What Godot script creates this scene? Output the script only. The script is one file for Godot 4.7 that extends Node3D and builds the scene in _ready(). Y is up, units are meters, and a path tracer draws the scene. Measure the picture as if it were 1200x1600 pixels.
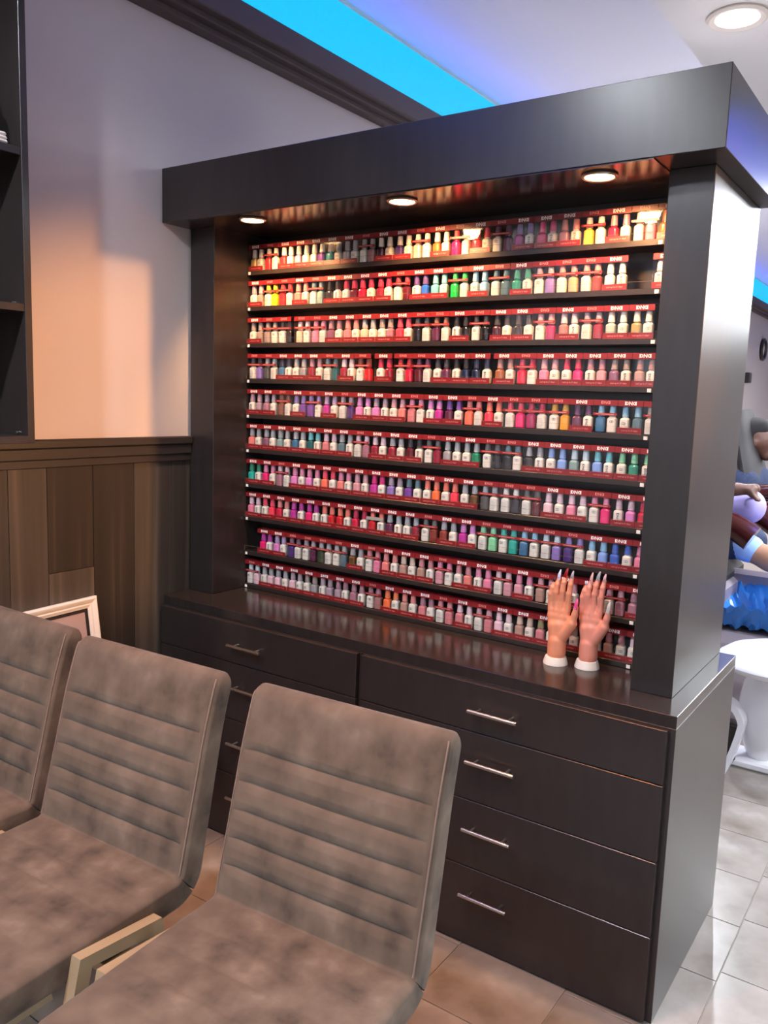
extends Node3D
# A nail salon: a dark polish display standing out from a panelled wall, three suede chairs in front of it.
# x runs along the display towards the room, z towards the window front, y up; metres.

const WALL_X := -1.99
const SHELF_Z := -0.305
const WHITE_KEY := "pearl"
var M := {}
var used := {}
var packs_mesh := {}
var mat_cache := {}
var rng := RandomNumberGenerator.new()

# ------------------------------------------------------------------ geometry builder
class Geo:
	var v := PackedVector3Array()
	var uv := PackedVector2Array()
	func tri(a: Vector3, b: Vector3, c: Vector3, ua := Vector2.ZERO, ub := Vector2.ZERO, uc := Vector2.ZERO) -> void:
		v.append(a); v.append(b); v.append(c)
		uv.append(ua); uv.append(ub); uv.append(uc)
	func tri_out(a: Vector3, b: Vector3, c: Vector3, from: Vector3) -> void:
		var n := (a - c).cross(a - b)
		if n.dot((a + b + c) / 3.0 - from) < 0.0: tri(a, c, b)
		else: tri(a, b, c)
	func quad_out(a: Vector3, b: Vector3, c: Vector3, d: Vector3, from: Vector3) -> void:
		tri_out(a, b, c, from); tri_out(a, c, d, from)
	func quad(a: Vector3, b: Vector3, c: Vector3, d: Vector3) -> void:
		tri(a, b, c); tri(a, c, d)
	# a box from lo to hi with chamfered edges
	func box(lo: Vector3, hi: Vector3, b := 0.0) -> void:
		var c := (lo + hi) / 2.0
		var h := (hi - lo) / 2.0
		b = minf(b, minf(h.x, minf(h.y, h.z)) * 0.9)
		for ax in 3:
			var p := (ax + 1) % 3
			var q := (ax + 2) % 3
			for s in [-1.0, 1.0]:
				var k: Array[Vector3] = []
				for e in [[-1, -1], [1, -1], [1, 1], [-1, 1]]:
					var o := Vector3.ZERO
					o[ax] = s * h[ax]; o[p] = e[0] * (h[p] - b); o[q] = e[1] * (h[q] - b)
					k.append(c + o)
				quad_out(k[0], k[1], k[2], k[3], c)
			if b > 0.0:
				for s in [-1.0, 1.0]:
					for t in [-1.0, 1.0]:
						var o1 := Vector3.ZERO
						var o2 := Vector3.ZERO
						o1[p] = s * h[p]; o1[q] = t * (h[q] - b)
						o2[p] = s * (h[p] - b); o2[q] = t * h[q]
						var d := Vector3.ZERO
						d[ax] = h[ax] - b
						quad_out(c + o1 - d, c + o2 - d, c + o2 + d, c + o1 + d, c)
		if b > 0.0:
			for x in [-1.0, 1.0]:
				for y in [-1.0, 1.0]:
					for z in [-1.0, 1.0]:
						var e := Vector3(x, y, z)
						tri_out(c + e * (h - Vector3(0, b, b)), c + e * (h - Vector3(b, 0, b)), c + e * (h - Vector3(b, b, 0)), c)
	# rings of equal length joined one after another; ends closed with fans
	func loft(rings: Array, closed_ends := true) -> void:
		var n: int = rings[0].size()
		for i in rings.size() - 1:
			var a: PackedVector3Array = rings[i]
			var b: PackedVector3Array = rings[i + 1]
			for j in n:
				var k := (j + 1) % n
				quad(a[j], a[k], b[k], b[j])
		if closed_ends:
			for e in [0, rings.size() - 1]:
				var r: PackedVector3Array = rings[e]
				var c := Vector3.ZERO
				for p in r: c += p
				c /= n
				for j in n:
					if e == 0: tri(c, r[(j + 1) % n], r[j])
					else: tri(c, r[j], r[(j + 1) % n])
	func lathe(at: Vector3, profile: Array, seg := 20) -> void:
		var rings := []
		for p in profile:
			var r := PackedVector3Array()
			for j in seg:
				var a := TAU * j / seg
				r.append(at + Vector3(cos(a) * p[0], p[1], sin(a) * p[0]))
			rings.append(r)
		loft(rings)
	func tube(path: Array, radius, seg := 8) -> void:
		var rings := []
		var side := Vector3.ZERO
		for i in path.size():
			var t: Vector3 = (path[mini(i + 1, path.size() - 1)] - path[maxi(i - 1, 0)]).normalized()
			if side == Vector3.ZERO:
				side = t.cross(Vector3.UP if absf(t.y) < 0.9 else Vector3.RIGHT).normalized()
			side = (side - t * side.dot(t)).normalized()
			var up := t.cross(side)
			var rad: float = radius[i] if radius is Array else radius
			var r := PackedVector3Array()
			for j in seg:
				var a := TAU * j / seg
				r.append(path[i] + (side * cos(a) + up * sin(a)) * rad)
			rings.append(r)
		loft(rings)
	# a thin raised ribbon in the xy plane, facing +z
	func ribbon(p: Array, w: float, z0: float, z1: float) -> void:
		for i in p.size() - 1:
			var a := Vector2(p[i][0], p[i][1])
			var b := Vector2(p[i + 1][0], p[i + 1][1])
			var d := (b - a).normalized() * w / 2.0
			var n := Vector2(-d.y, d.x)
			a -= d * 0.6; b += d * 0.6
			var k := [a - n, b - n, b + n, a + n]
			var f: Array[Vector3] = []
			for q in k: f.append(Vector3(q.x, q.y, z1))
			var c := Vector3((a.x + b.x) / 2, (a.y + b.y) / 2, z0 - 0.01)
			quad_out(f[0], f[1], f[2], f[3], c)
			var c2 := Vector3(c.x, c.y, (z0 + z1) / 2)
			for j in 4:
				var g: Vector3 = f[j]
				var h: Vector3 = f[(j + 1) % 4]
				quad_out(g, h, Vector3(h.x, h.y, z0), Vector3(g.x, g.y, z0), c2)
	func volume() -> float:
		var s := 0.0
		for i in range(0, v.size(), 3): s += v[i].dot(v[i + 2].cross(v[i + 1]))
		return s
	# crease: faces that meet at less than this angle share their normals
	func mesh(crease := 0.0, closed := true) -> ArrayMesh:
		if closed and volume() < 0.0:
			for i in range(0, v.size(), 3):
				var t := v[i + 1]; v[i + 1] = v[i + 2]; v[i + 2] = t
				var w := uv[i + 1]; uv[i + 1] = uv[i + 2]; uv[i + 2] = w
		var nf := PackedVector3Array()
		var area := PackedVector3Array()
		for i in range(0, v.size(), 3):
			var n := (v[i] - v[i + 2]).cross(v[i] - v[i + 1])
			area.append(n)
			nf.append(n.normalized())
		var normals := PackedVector3Array()
		normals.resize(v.size())
		if crease <= 0.0:
			for i in v.size(): normals[i] = nf[i / 3]
		else:
			var at := {}
			for i in v.size():
				var key := Vector3i((v[i] * 20000.0).round())
				if not at.has(key): at[key] = PackedInt32Array()
				at[key].append(i / 3)
			var limit := cos(deg_to_rad(crease))
			for i in v.size():
				var key := Vector3i((v[i] * 20000.0).round())
				var s := Vector3.ZERO
				var own := nf[i / 3]
				for f in at[key]:
					if nf[f].dot(own) > limit: s += area[f]
				normals[i] = s.normalized() if s.length() > 0.0 else own
		var arrays := []
		arrays.resize(Mesh.ARRAY_MAX)
		arrays[Mesh.ARRAY_VERTEX] = v
		arrays[Mesh.ARRAY_NORMAL] = normals
		arrays[Mesh.ARRAY_TEX_UV] = uv
		var m := ArrayMesh.new()
		m.add_surface_from_arrays(Mesh.PRIMITIVE_TRIANGLES, arrays)
		return m

# a smooth union of tapered capsules [a, b, ra, rb], meshed as surface nets
func net(bones: Array, cell: float, blend: float) -> ArrayMesh:
	var lo := Vector3.INF
	var hi := -Vector3.INF
	for b in bones:
		var r: float = maxf(b[2], b[3]) + cell * 3.0 + blend
		for p in [b[0], b[1]]:
			lo = lo.min(p - Vector3.ONE * r)
			hi = hi.max(p + Vector3.ONE * r)
	var n := Vector3i(((hi - lo) / cell).ceil()) + Vector3i.ONE
	var f := PackedFloat32Array()
	f.resize(n.x * n.y * n.z)
	f.fill(1.0)
	for b in bones:
		var p0: Vector3 = b[0]
		var p1: Vector3 = b[1]
		var ra: float = b[2]
		var rb: float = b[3]
		var pad: float = maxf(ra, rb) + cell * 2.0 + blend
		var s := Vector3i(((p0.min(p1) - Vector3.ONE * pad - lo) / cell).floor()).clamp(Vector3i.ZERO, n - Vector3i.ONE)
		var e := Vector3i(((p0.max(p1) + Vector3.ONE * pad - lo) / cell).ceil()).clamp(Vector3i.ZERO, n - Vector3i.ONE)
		var ab := p1 - p0
		var len2 := maxf(ab.length_squared(), 1e-9)
		for z in range(s.z, e.z + 1):
			for y in range(s.y, e.y + 1):
				var at := (z * n.y + y) * n.x
				for x in range(s.x, e.x + 1):
					var p := lo + Vector3(x, y, z) * cell - p0
					var t := clampf(p.dot(ab) / len2, 0.0, 1.0)
					var d := (p - ab * t).length() - lerpf(ra, rb, t)
					var o := f[at + x]
					var h := clampf(0.5 + 0.5 * (o - d) / blend, 0.0, 1.0)
					f[at + x] = lerpf(o, d, h) - blend * h * (1.0 - h)
	var step := [1, n.x, n.x * n.y]
	var corner := []
	for c in 8: corner.append((c & 1) * step[0] + ((c >> 1) & 1) * step[1] + ((c >> 2) & 1) * step[2])
	var index := {}
	var pts := PackedVector3Array()
	for z in n.z - 1:
		for y in n.y - 1:
			for x in n.x - 1:
				var at: int = (z * n.y + y) * n.x + x
				var inside := 0
				for c in 8:
					if f[at + corner[c]] < 0.0: inside += 1
				if inside == 0 or inside == 8: continue
				var sum := Vector3.ZERO
				var count := 0
				for c in 8:
					for a in 3:
						if c & (1 << a): continue
						var f0 := f[at + corner[c]]
						var f1 := f[at + corner[c | (1 << a)]]
						if (f0 < 0.0) == (f1 < 0.0): continue
						var q := Vector3(c & 1, (c >> 1) & 1, (c >> 2) & 1)
						q[a] += f0 / (f0 - f1)
						sum += q
						count += 1
				index[at] = pts.size()
				pts.append(lo + (Vector3(x, y, z) + sum / count) * cell)
	var st := SurfaceTool.new()
	st.begin(Mesh.PRIMITIVE_TRIANGLES)
	st.set_smooth_group(0)
	for p in pts: st.add_vertex(p)
	for at in index:
		for a in 3:
			var f0 := f[at]
			var f1: float = f[at + step[a]]
			if (f0 < 0.0) == (f1 < 0.0): continue
			var s1: int = step[(a + 1) % 3]
			var s2: int = step[(a + 2) % 3]
			var q := [at, at - s1, at - s1 - s2, at - s2]
			if not (index.has(q[1]) and index.has(q[2]) and index.has(q[3])): continue
			var o := [0, 1, 2, 0, 2, 3] if f0 > 0.0 else [0, 2, 1, 0, 3, 2]
			for k in o: st.add_index(index[q[k]])
	st.generate_normals()
	return st.commit()

# ------------------------------------------------------------------ scene tree helpers
func numbered(called: String) -> String:
	if not used.has(called):
		used[called] = 0
		return called
	used[called] += 1
	return "%s_%03d" % [called, used[called]]

func thing(called: String, label: String, category: String, at := Vector3.ZERO, turn := 0.0, group := "") -> Node3D:
	var o := Node3D.new()
	o.name = numbered(called)
	add_child(o)
	o.position = at
	o.rotation.y = turn
	tag(o, label, category, group)
	return o

func tag(o: Node3D, label: String, category: String, group := "") -> void:
	o.set_meta("label", label)
	o.set_meta("category", category)
	if group: o.set_meta("group", group)

func part(called: String, mesh: Mesh, mat: Material, parent: Node, at := Vector3.ZERO) -> MeshInstance3D:
	var o := MeshInstance3D.new()
	o.name = numbered(called) if parent == self else called
	o.mesh = mesh
	o.material_override = mat
	o.position = at
	parent.add_child(o, true)
	return o

func structure(called: String, mesh: Mesh, mat: Material) -> MeshInstance3D:
	var o := part(called, mesh, mat, self)
	o.set_meta("kind", "structure")
	return o

func bx(lo: Vector3, hi: Vector3, b := 0.0) -> ArrayMesh:
	var g := Geo.new()
	g.box(lo, hi, b)
	return g.mesh()

func boxes(list: Array, b := 0.0) -> ArrayMesh:
	var g := Geo.new()
	for k in list: g.box(k[0], k[1], b)
	return g.mesh()

func spot(called: String, at: Vector3, to: Vector3, color: Color, energy: float, angle: float, soft: float, size: float, parent: Node) -> void:
	var l := SpotLight3D.new()
	l.name = called
	l.light_color = color
	l.light_energy = energy
	l.spot_angle = angle
	l.spot_angle_attenuation = soft
	l.spot_range = 20.0
	l.spot_attenuation = 2.0
	l.light_size = size
	l.shadow_enabled = true
	parent.add_child(l, true)
	l.look_at_from_position(at, to, Vector3.FORWARD if absf((to - at).normalized().y) > 0.95 else Vector3.UP)

# ------------------------------------------------------------------ materials
func mat(color: Color, rough := 0.5, metal := 0.0, spec := 0.5) -> StandardMaterial3D:
	var m := StandardMaterial3D.new()
	m.albedo_color = color
	m.roughness = rough
	m.metallic = metal
	m.metallic_specular = spec
	return m

func noise_image(w: int, h: int, freq: Vector2, octaves: int, ramp: Array, salt: int, warp := 0.0) -> ImageTexture:
	var n := FastNoiseLite.new()
	n.seed = salt
	n.frequency = 1.0
	n.fractal_octaves = octaves
	n.noise_type = FastNoiseLite.TYPE_SIMPLEX_SMOOTH
	var k := FastNoiseLite.new()
	k.seed = salt + 7
	k.frequency = 1.0
	var img := Image.create(w, h, false, Image.FORMAT_RGB8)
	for y in h:
		for x in w:
			# tileable by blending over the border
			var u := float(x) / w
			var t := float(y) / h
			var a := TAU * u
			var b := TAU * t
			var p := Vector3(cos(a) * freq.x, sin(a) * freq.x, cos(b) * freq.y)
			var q := sin(b) * freq.y
			var o := warp * k.get_noise_3d(p.x * 0.6 + q, p.y * 0.6 - q * 0.7, p.z * 0.6)
			var s := clampf(0.5 + 0.75 * n.get_noise_3d(p.x + q * 0.83 + o, p.y - q * 0.57 + o, p.z + q * 0.31), 0.0, 0.999)
			var at := s * (ramp.size() - 1)
			var i := int(at)
			img.set_pixel(x, y, (ramp[i] as Color).lerp(ramp[i + 1], at - i))
	img.generate_mipmaps()
	return ImageTexture.create_from_image(img)

func cloud_image(size: int, freq: float, octaves: int, ramp: Array, salt: int) -> ImageTexture:
	var n := FastNoiseLite.new()
	n.seed = salt
	n.frequency = freq
	n.fractal_octaves = octaves
	n.noise_type = FastNoiseLite.TYPE_SIMPLEX_SMOOTH
	var grey := n.get_seamless_image(size, size, false, false, 0.25, true)
	var img := Image.create(size, size, false, Image.FORMAT_RGB8)
	for y in size:
		for x in size:
			var at := minf(grey.get_pixel(x, y).r, 0.999) * (ramp.size() - 1)
			var i := int(at)
			img.set_pixel(x, y, (ramp[i] as Color).lerp(ramp[i + 1], at - i))
	img.generate_mipmaps()
	return ImageTexture.create_from_image(img)

func triplanar(m: StandardMaterial3D, tex: Texture2D, scale: float, world := false) -> StandardMaterial3D:
	m.albedo_color = Color.WHITE
	m.albedo_texture = tex
	m.uv1_triplanar = true
	m.uv1_world_triplanar = world
	m.uv1_scale = Vector3.ONE * scale
	return m

func glow(color: Color, energy: float) -> StandardMaterial3D:
	var m := mat(Color(0.9, 0.9, 0.9), 0.5)
	m.emission_enabled = true
	m.emission = color
	m.emission_energy_multiplier = energy
	return m

func colored(c: Color, rough: float, metal := 0.0, coat := 0.0) -> StandardMaterial3D:
	var key := "%s/%.2f/%.2f/%.2f" % [c.to_html(), rough, metal, coat]
	if not mat_cache.has(key):
		var m := mat(c, rough, metal)
		if coat > 0.0:
			m.clearcoat_enabled = true
			m.clearcoat = coat
			m.clearcoat_roughness = 0.05
		mat_cache[key] = m
	return mat_cache[key]

func make_materials() -> void:
	var g := noise_image(64, 256, Vector2(3.0, 0.5), 4, [Color(0.158, 0.136, 0.132), Color(0.174, 0.15, 0.145), Color(0.19, 0.164, 0.158)], 3)
	M.black = triplanar(mat(Color.WHITE, 0.28), g, 1.6)
	M.black_gloss = triplanar(mat(Color.WHITE, 0.17), g, 1.6)
	M.gap = mat(Color(0.07, 0.06, 0.06), 0.8)
	M.paint = mat(Color(0.78, 0.745, 0.74), 0.75)
	M.ceiling = mat(Color(0.92, 0.92, 0.925), 0.85)
	M.beam = mat(Color(0.3, 0.245, 0.24), 0.5)
	M.rail = mat(Color(0.165, 0.152, 0.145), 0.45)
	M.steel = mat(Color(0.78, 0.76, 0.73), 0.28, 1.0)
	M.champagne = mat(Color(0.71, 0.63, 0.5), 0.42, 0.35)
	M.white_paint = mat(Color(0.86, 0.83, 0.8), 0.45)
	M.white_gloss = mat(Color(0.9, 0.9, 0.92), 0.18)
	M.suede = triplanar(mat(Color.WHITE, 0.92), cloud_image(384, 0.013, 5, [Color(0.215, 0.176, 0.14), Color(0.315, 0.266, 0.219), Color(0.365, 0.311, 0.26), Color(0.405, 0.35, 0.297), Color(0.475, 0.415, 0.356)], 11), 1.7)
	M.suede.rim_enabled = true
	M.suede.rim = 0.15
	M.suede.rim_tint = 0.6
	M.piping = mat(Color(0.47, 0.40, 0.35), 0.8)
	M.acrylic = mat(Color(1, 1, 1, 0.03), 0.03)
	M.acrylic.transparency = BaseMaterial3D.TRANSPARENCY_ALPHA
	M.lip = mat(Color(1, 1, 1, 0.0), 0.04, 0.0, 0.28)
	M.lip.transparency = BaseMaterial3D.TRANSPARENCY_ALPHA
	M.film = mat(Color(1, 1, 1, 0.0), 0.05, 0.0, 0.5)
	M.film.transparency = BaseMaterial3D.TRANSPARENCY_ALPHA
	M.edge = mat(Color(0.62, 0.58, 0.56, 0.25), 0.1)
	M.edge.transparency = BaseMaterial3D.TRANSPARENCY_ALPHA
	M.red = mat(Color(0.5, 0.105, 0.12), 0.35)
	M.white_ink = mat(Color(0.97, 0.95, 0.94), 0.5)
	M.pink_ink = mat(Color(0.9, 0.62, 0.6), 0.5)
	M.dark_ink = mat(Color(0.12, 0.11, 0.12), 0.5)
	M.grey_ink = mat(Color(0.58, 0.56, 0.55), 0.5)
	M.tag = mat(Color(0.93, 0.92, 0.9), 0.5)
	M.grout = mat(Color(0.62, 0.59, 0.55), 0.8)
	M.stone = []
	for k in 4:
		M.stone.append(triplanar(mat(Color.WHITE, 0.24), cloud_image(256, 0.012, 5, [Color(0.44, 0.405, 0.365), Color(0.51, 0.475, 0.44), Color(0.55, 0.52, 0.49), Color(0.61, 0.585, 0.56)], 40 + k * 9), 1.1 + 0.12 * k))
	M.wood = []
	var tones := [
		[Color(0.09, 0.076, 0.067), Color(0.135, 0.117, 0.104), Color(0.19, 0.168, 0.15), Color(0.33, 0.295, 0.262)],
		[Color(0.145, 0.13, 0.118), Color(0.2, 0.182, 0.166), Color(0.245, 0.225, 0.205), Color(0.34, 0.312, 0.282)],
		[Color(0.08, 0.067, 0.059), Color(0.1, 0.083, 0.073), Color(0.122, 0.102, 0.09), Color(0.25, 0.215, 0.183)],
		[Color(0.14, 0.129, 0.12), Color(0.185, 0.174, 0.164), Color(0.235, 0.22, 0.206), Color(0.145, 0.132, 0.122)]]
	for k in 4:
		var m := mat(Color.WHITE, 0.6)
		m.albedo_texture = noise_image(192, 384, Vector2(0.8, 0.1), 5, tones[k], 80 + k * 5, 0.25)
		M.wood.append(m)
	var d := mat(Color.WHITE, 0.8)
	M.denim = triplanar(d, noise_image(96, 96, Vector2(6, 6), 3, [Color(0.07, 0.1, 0.19), Color(0.11, 0.16, 0.28), Color(0.18, 0.24, 0.38)], 5), 3.0)
	M.skin_dark = mat(Color(0.36, 0.24, 0.19), 0.55)
	M.skin_lit = mat(Color(0.66, 0.48, 0.37), 0.5)  # paler skin for one leg; the light falling on it is in the colour
	M.hair = mat(Color(0.06, 0.045, 0.04), 0.8)
	M.lilac = mat(Color(0.62, 0.58, 0.82), 0.8)
	M.mahogany = mat(Color(0.22, 0.07, 0.065), 0.15)
	M.grey_leather = mat(Color(0.14, 0.122, 0.13), 0.6)

# ------------------------------------------------------------------ the room
func build_room() -> void:
	# floor: a grout bed with stone tiles laid on it
	var fl := structure("floor", bx(Vector3(-2.15, -0.12, -12.2), Vector3(4.4, -0.004, 4.4)), M.grout)
	var px := 0.345
	var pz := 0.32
	var tile := []
	for k in 2: tile.append(bx(Vector3(0.0015, -0.008, 0.0015), Vector3(px - 0.0015, 0.0, pz - 0.0015), 0.0008))
	var rest := Geo.new()
	var n := 0
	for i in range(-6, 14):
		for j in range(-38, 14):
			var x := -0.241 + i * px
			var z := 0.03 + j * pz + (0.267 - pz if posmod(i, 2) == 1 else 0.0)
			if x + px < WALL_X or x > 4.2 or z > 4.2: continue
			var near := x > -2.4 and x < 1.0 and z > -3.9 and z < 1.7
			if near and n < 295:
				var o := part("tile", tile[0], M.stone[rng.randi() % 4], fl, Vector3(x, 0, z))
				n += 1
			else:
				rest.box(Vector3(x + 0.0015, -0.008, z + 0.0015), Vector3(x + px - 0.0015, 0.0, z + pz - 0.0015))
	var far := part("far_tiles", rest.mesh(), M.stone[1], fl)
	far.set_meta("kind", "stuff")
	# left wall with a wainscot of wide boards
	var wl := structure("wall_left", bx(Vector3(WALL_X - 0.15, 0, -12.2), Vector3(WALL_X, 3.5, 4.4)), M.paint)
	var plan := [[-0.22, -0.038, 0.0, 1.41, 3], [-0.038, 0.14, 0.0, 1.41, 1], [0.14, 0.318, 0.0, 1.41, 2], [0.318, 0.5, 1.04, 1.41, 2], [0.318, 0.5, 0.0, 1.04, 1], [0.5, 0.64, 0.0, 1.41, 1], [0.64, 0.82, 0.6, 1.41, 3], [0.64, 0.82, 0.0, 0.6, 0],
		[0.82, 1.0, 0.0, 1.41, 0], [1.0, 1.18, 0.0, 1.41, 1], [1.18, 1.36, 0.0, 1.41, 2], [1.36, 1.54, 0.0, 1.41, 3], [1.54, 1.72, 0.0, 1.41, 0], [1.72, 1.9, 0.0, 1.41, 1], [1.9, 2.08, 0.0, 1.41, 2]]
	for p in plan:
		var g := Geo.new()
		var lo := Vector3(WALL_X, p[2] + 0.0008, p[0] + 0.0008)
		var hi := Vector3(WALL_X + 0.009 + 0.001 * (p[4] % 2), p[3] - 0.0008, p[1] - 0.0008)
		g.box(lo, hi, 0.001)
		for i in g.v.size(): g.uv[i] = Vector2((g.v[i].z - p[0]) / 0.182 * 0.6 + 0.21 * p[4] + p[1] * 0.7, g.v[i].y / 1.5 + p[4] * 0.3)
		part("plank", g.mesh(), M.wood[p[4]], wl)
	var tr := Geo.new()
	for span in [[-12.0, -0.69], [-0.128, 4.2]]:
		tr.box(Vector3(WALL_X, 1.405, span[0]), Vector3(WALL_X + 0.02, 1.432, span[1]), 0.002)
		tr.box(Vector3(WALL_X, 1.432, span[0]), Vector3(WALL_X + 0.026, 1.47, span[1]), 0.003)
		tr.box(Vector3(WALL_X, 1.47, span[0]), Vector3(WALL_X + 0.034, 1.5, span[1]), 0.004)
	structure("trim_1", tr.mesh(), M.rail)
	structure("baseboard_left", boxes([[Vector3(WALL_X, 0, -12.0), Vector3(WALL_X + 0.014, 0.1, -0.69)], [Vector3(WALL_X + 0.011, 0, 0.03), Vector3(WALL_X + 0.022, 0.1, 4.2)]], 0.002), M.rail)
	# the dark cove beam along the left wall, with a blue light band above it
	var cv := Geo.new()
	cv.box(Vector3(WALL_X, 3.0, -12.0), Vector3(WALL_X + 0.06, 3.04, 4.2), 0.004)
	cv.box(Vector3(WALL_X, 3.02, -12.0), Vector3(WALL_X + 0.1, 3.07, 4.2), 0.004)
	cv.box(Vector3(WALL_X, 3.04, -12.0), Vector3(WALL_X + 0.14, 3.13, 4.2), 0.004)
	structure("trim_2", cv.mesh(), M.beam)
	structure("ceiling", boxes([[Vector3(-2.15, 3.37, -12.2), Vector3(-0.23, 3.5, 4.4)], [Vector3(-0.23, 2.7, -12.2), Vector3(4.4, 3.5, 4.4)]]), M.ceiling)
	structure("wall_right", bx(Vector3(4.2, 0, -12.2), Vector3(4.35, 3.5, 4.4)), M.paint)
	structure("wall_back", bx(Vector3(-2.15, 0, -12.2), Vector3(4.4, 3.5, -12.0)), M.paint)
	# the shop front: a wide window behind the camera
	var y0 := 0.45
	var y1 := 2.45
	var x0 := -1.86
	var x1 := 3.6
	structure("wall_front", boxes([[Vector3(-2.15, 0, 4.2), Vector3(4.4, y0, 4.35)], [Vector3(-2.15, y1, 4.2), Vector3(4.4, 3.5, 4.35)], [Vector3(-2.15, y0, 4.2), Vector3(x0, y1, 4.35)], [Vector3(x1, y0, 4.2), Vector3(4.4, y1, 4.35)]]), M.paint)
	var fr := []
	for k in 4:
		var x := lerpf(x0, x1 - 0.06, k / 3.0)
		fr.append([Vector3(x, y0, 4.22), Vector3(x + 0.06, y1, 4.3)])
	fr.append([Vector3(x0, y0, 4.22), Vector3(x1, y0 + 0.06, 4.3)])
	fr.append([Vector3(x0, y1 - 0.06, 4.22), Vector3(x1, y1, 4.3)])
	var w := structure("window_1", boxes(fr, 0.004), M.rail)
	for k in 3:
		var a := lerpf(x0, x1 - 0.06, k / 3.0) + 0.06
		var b := lerpf(x0, x1 - 0.06, (k + 1) / 3.0)
		var g := Geo.new()
		g.quad(Vector3(a, y0 + 0.06, 4.26), Vector3(b, y0 + 0.06, 4.26), Vector3(b, y1 - 0.06, 4.26), Vector3(a, y1 - 0.06, 4.26))
		part("pane", g.mesh(0.0, false), M.acrylic, w)

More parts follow.
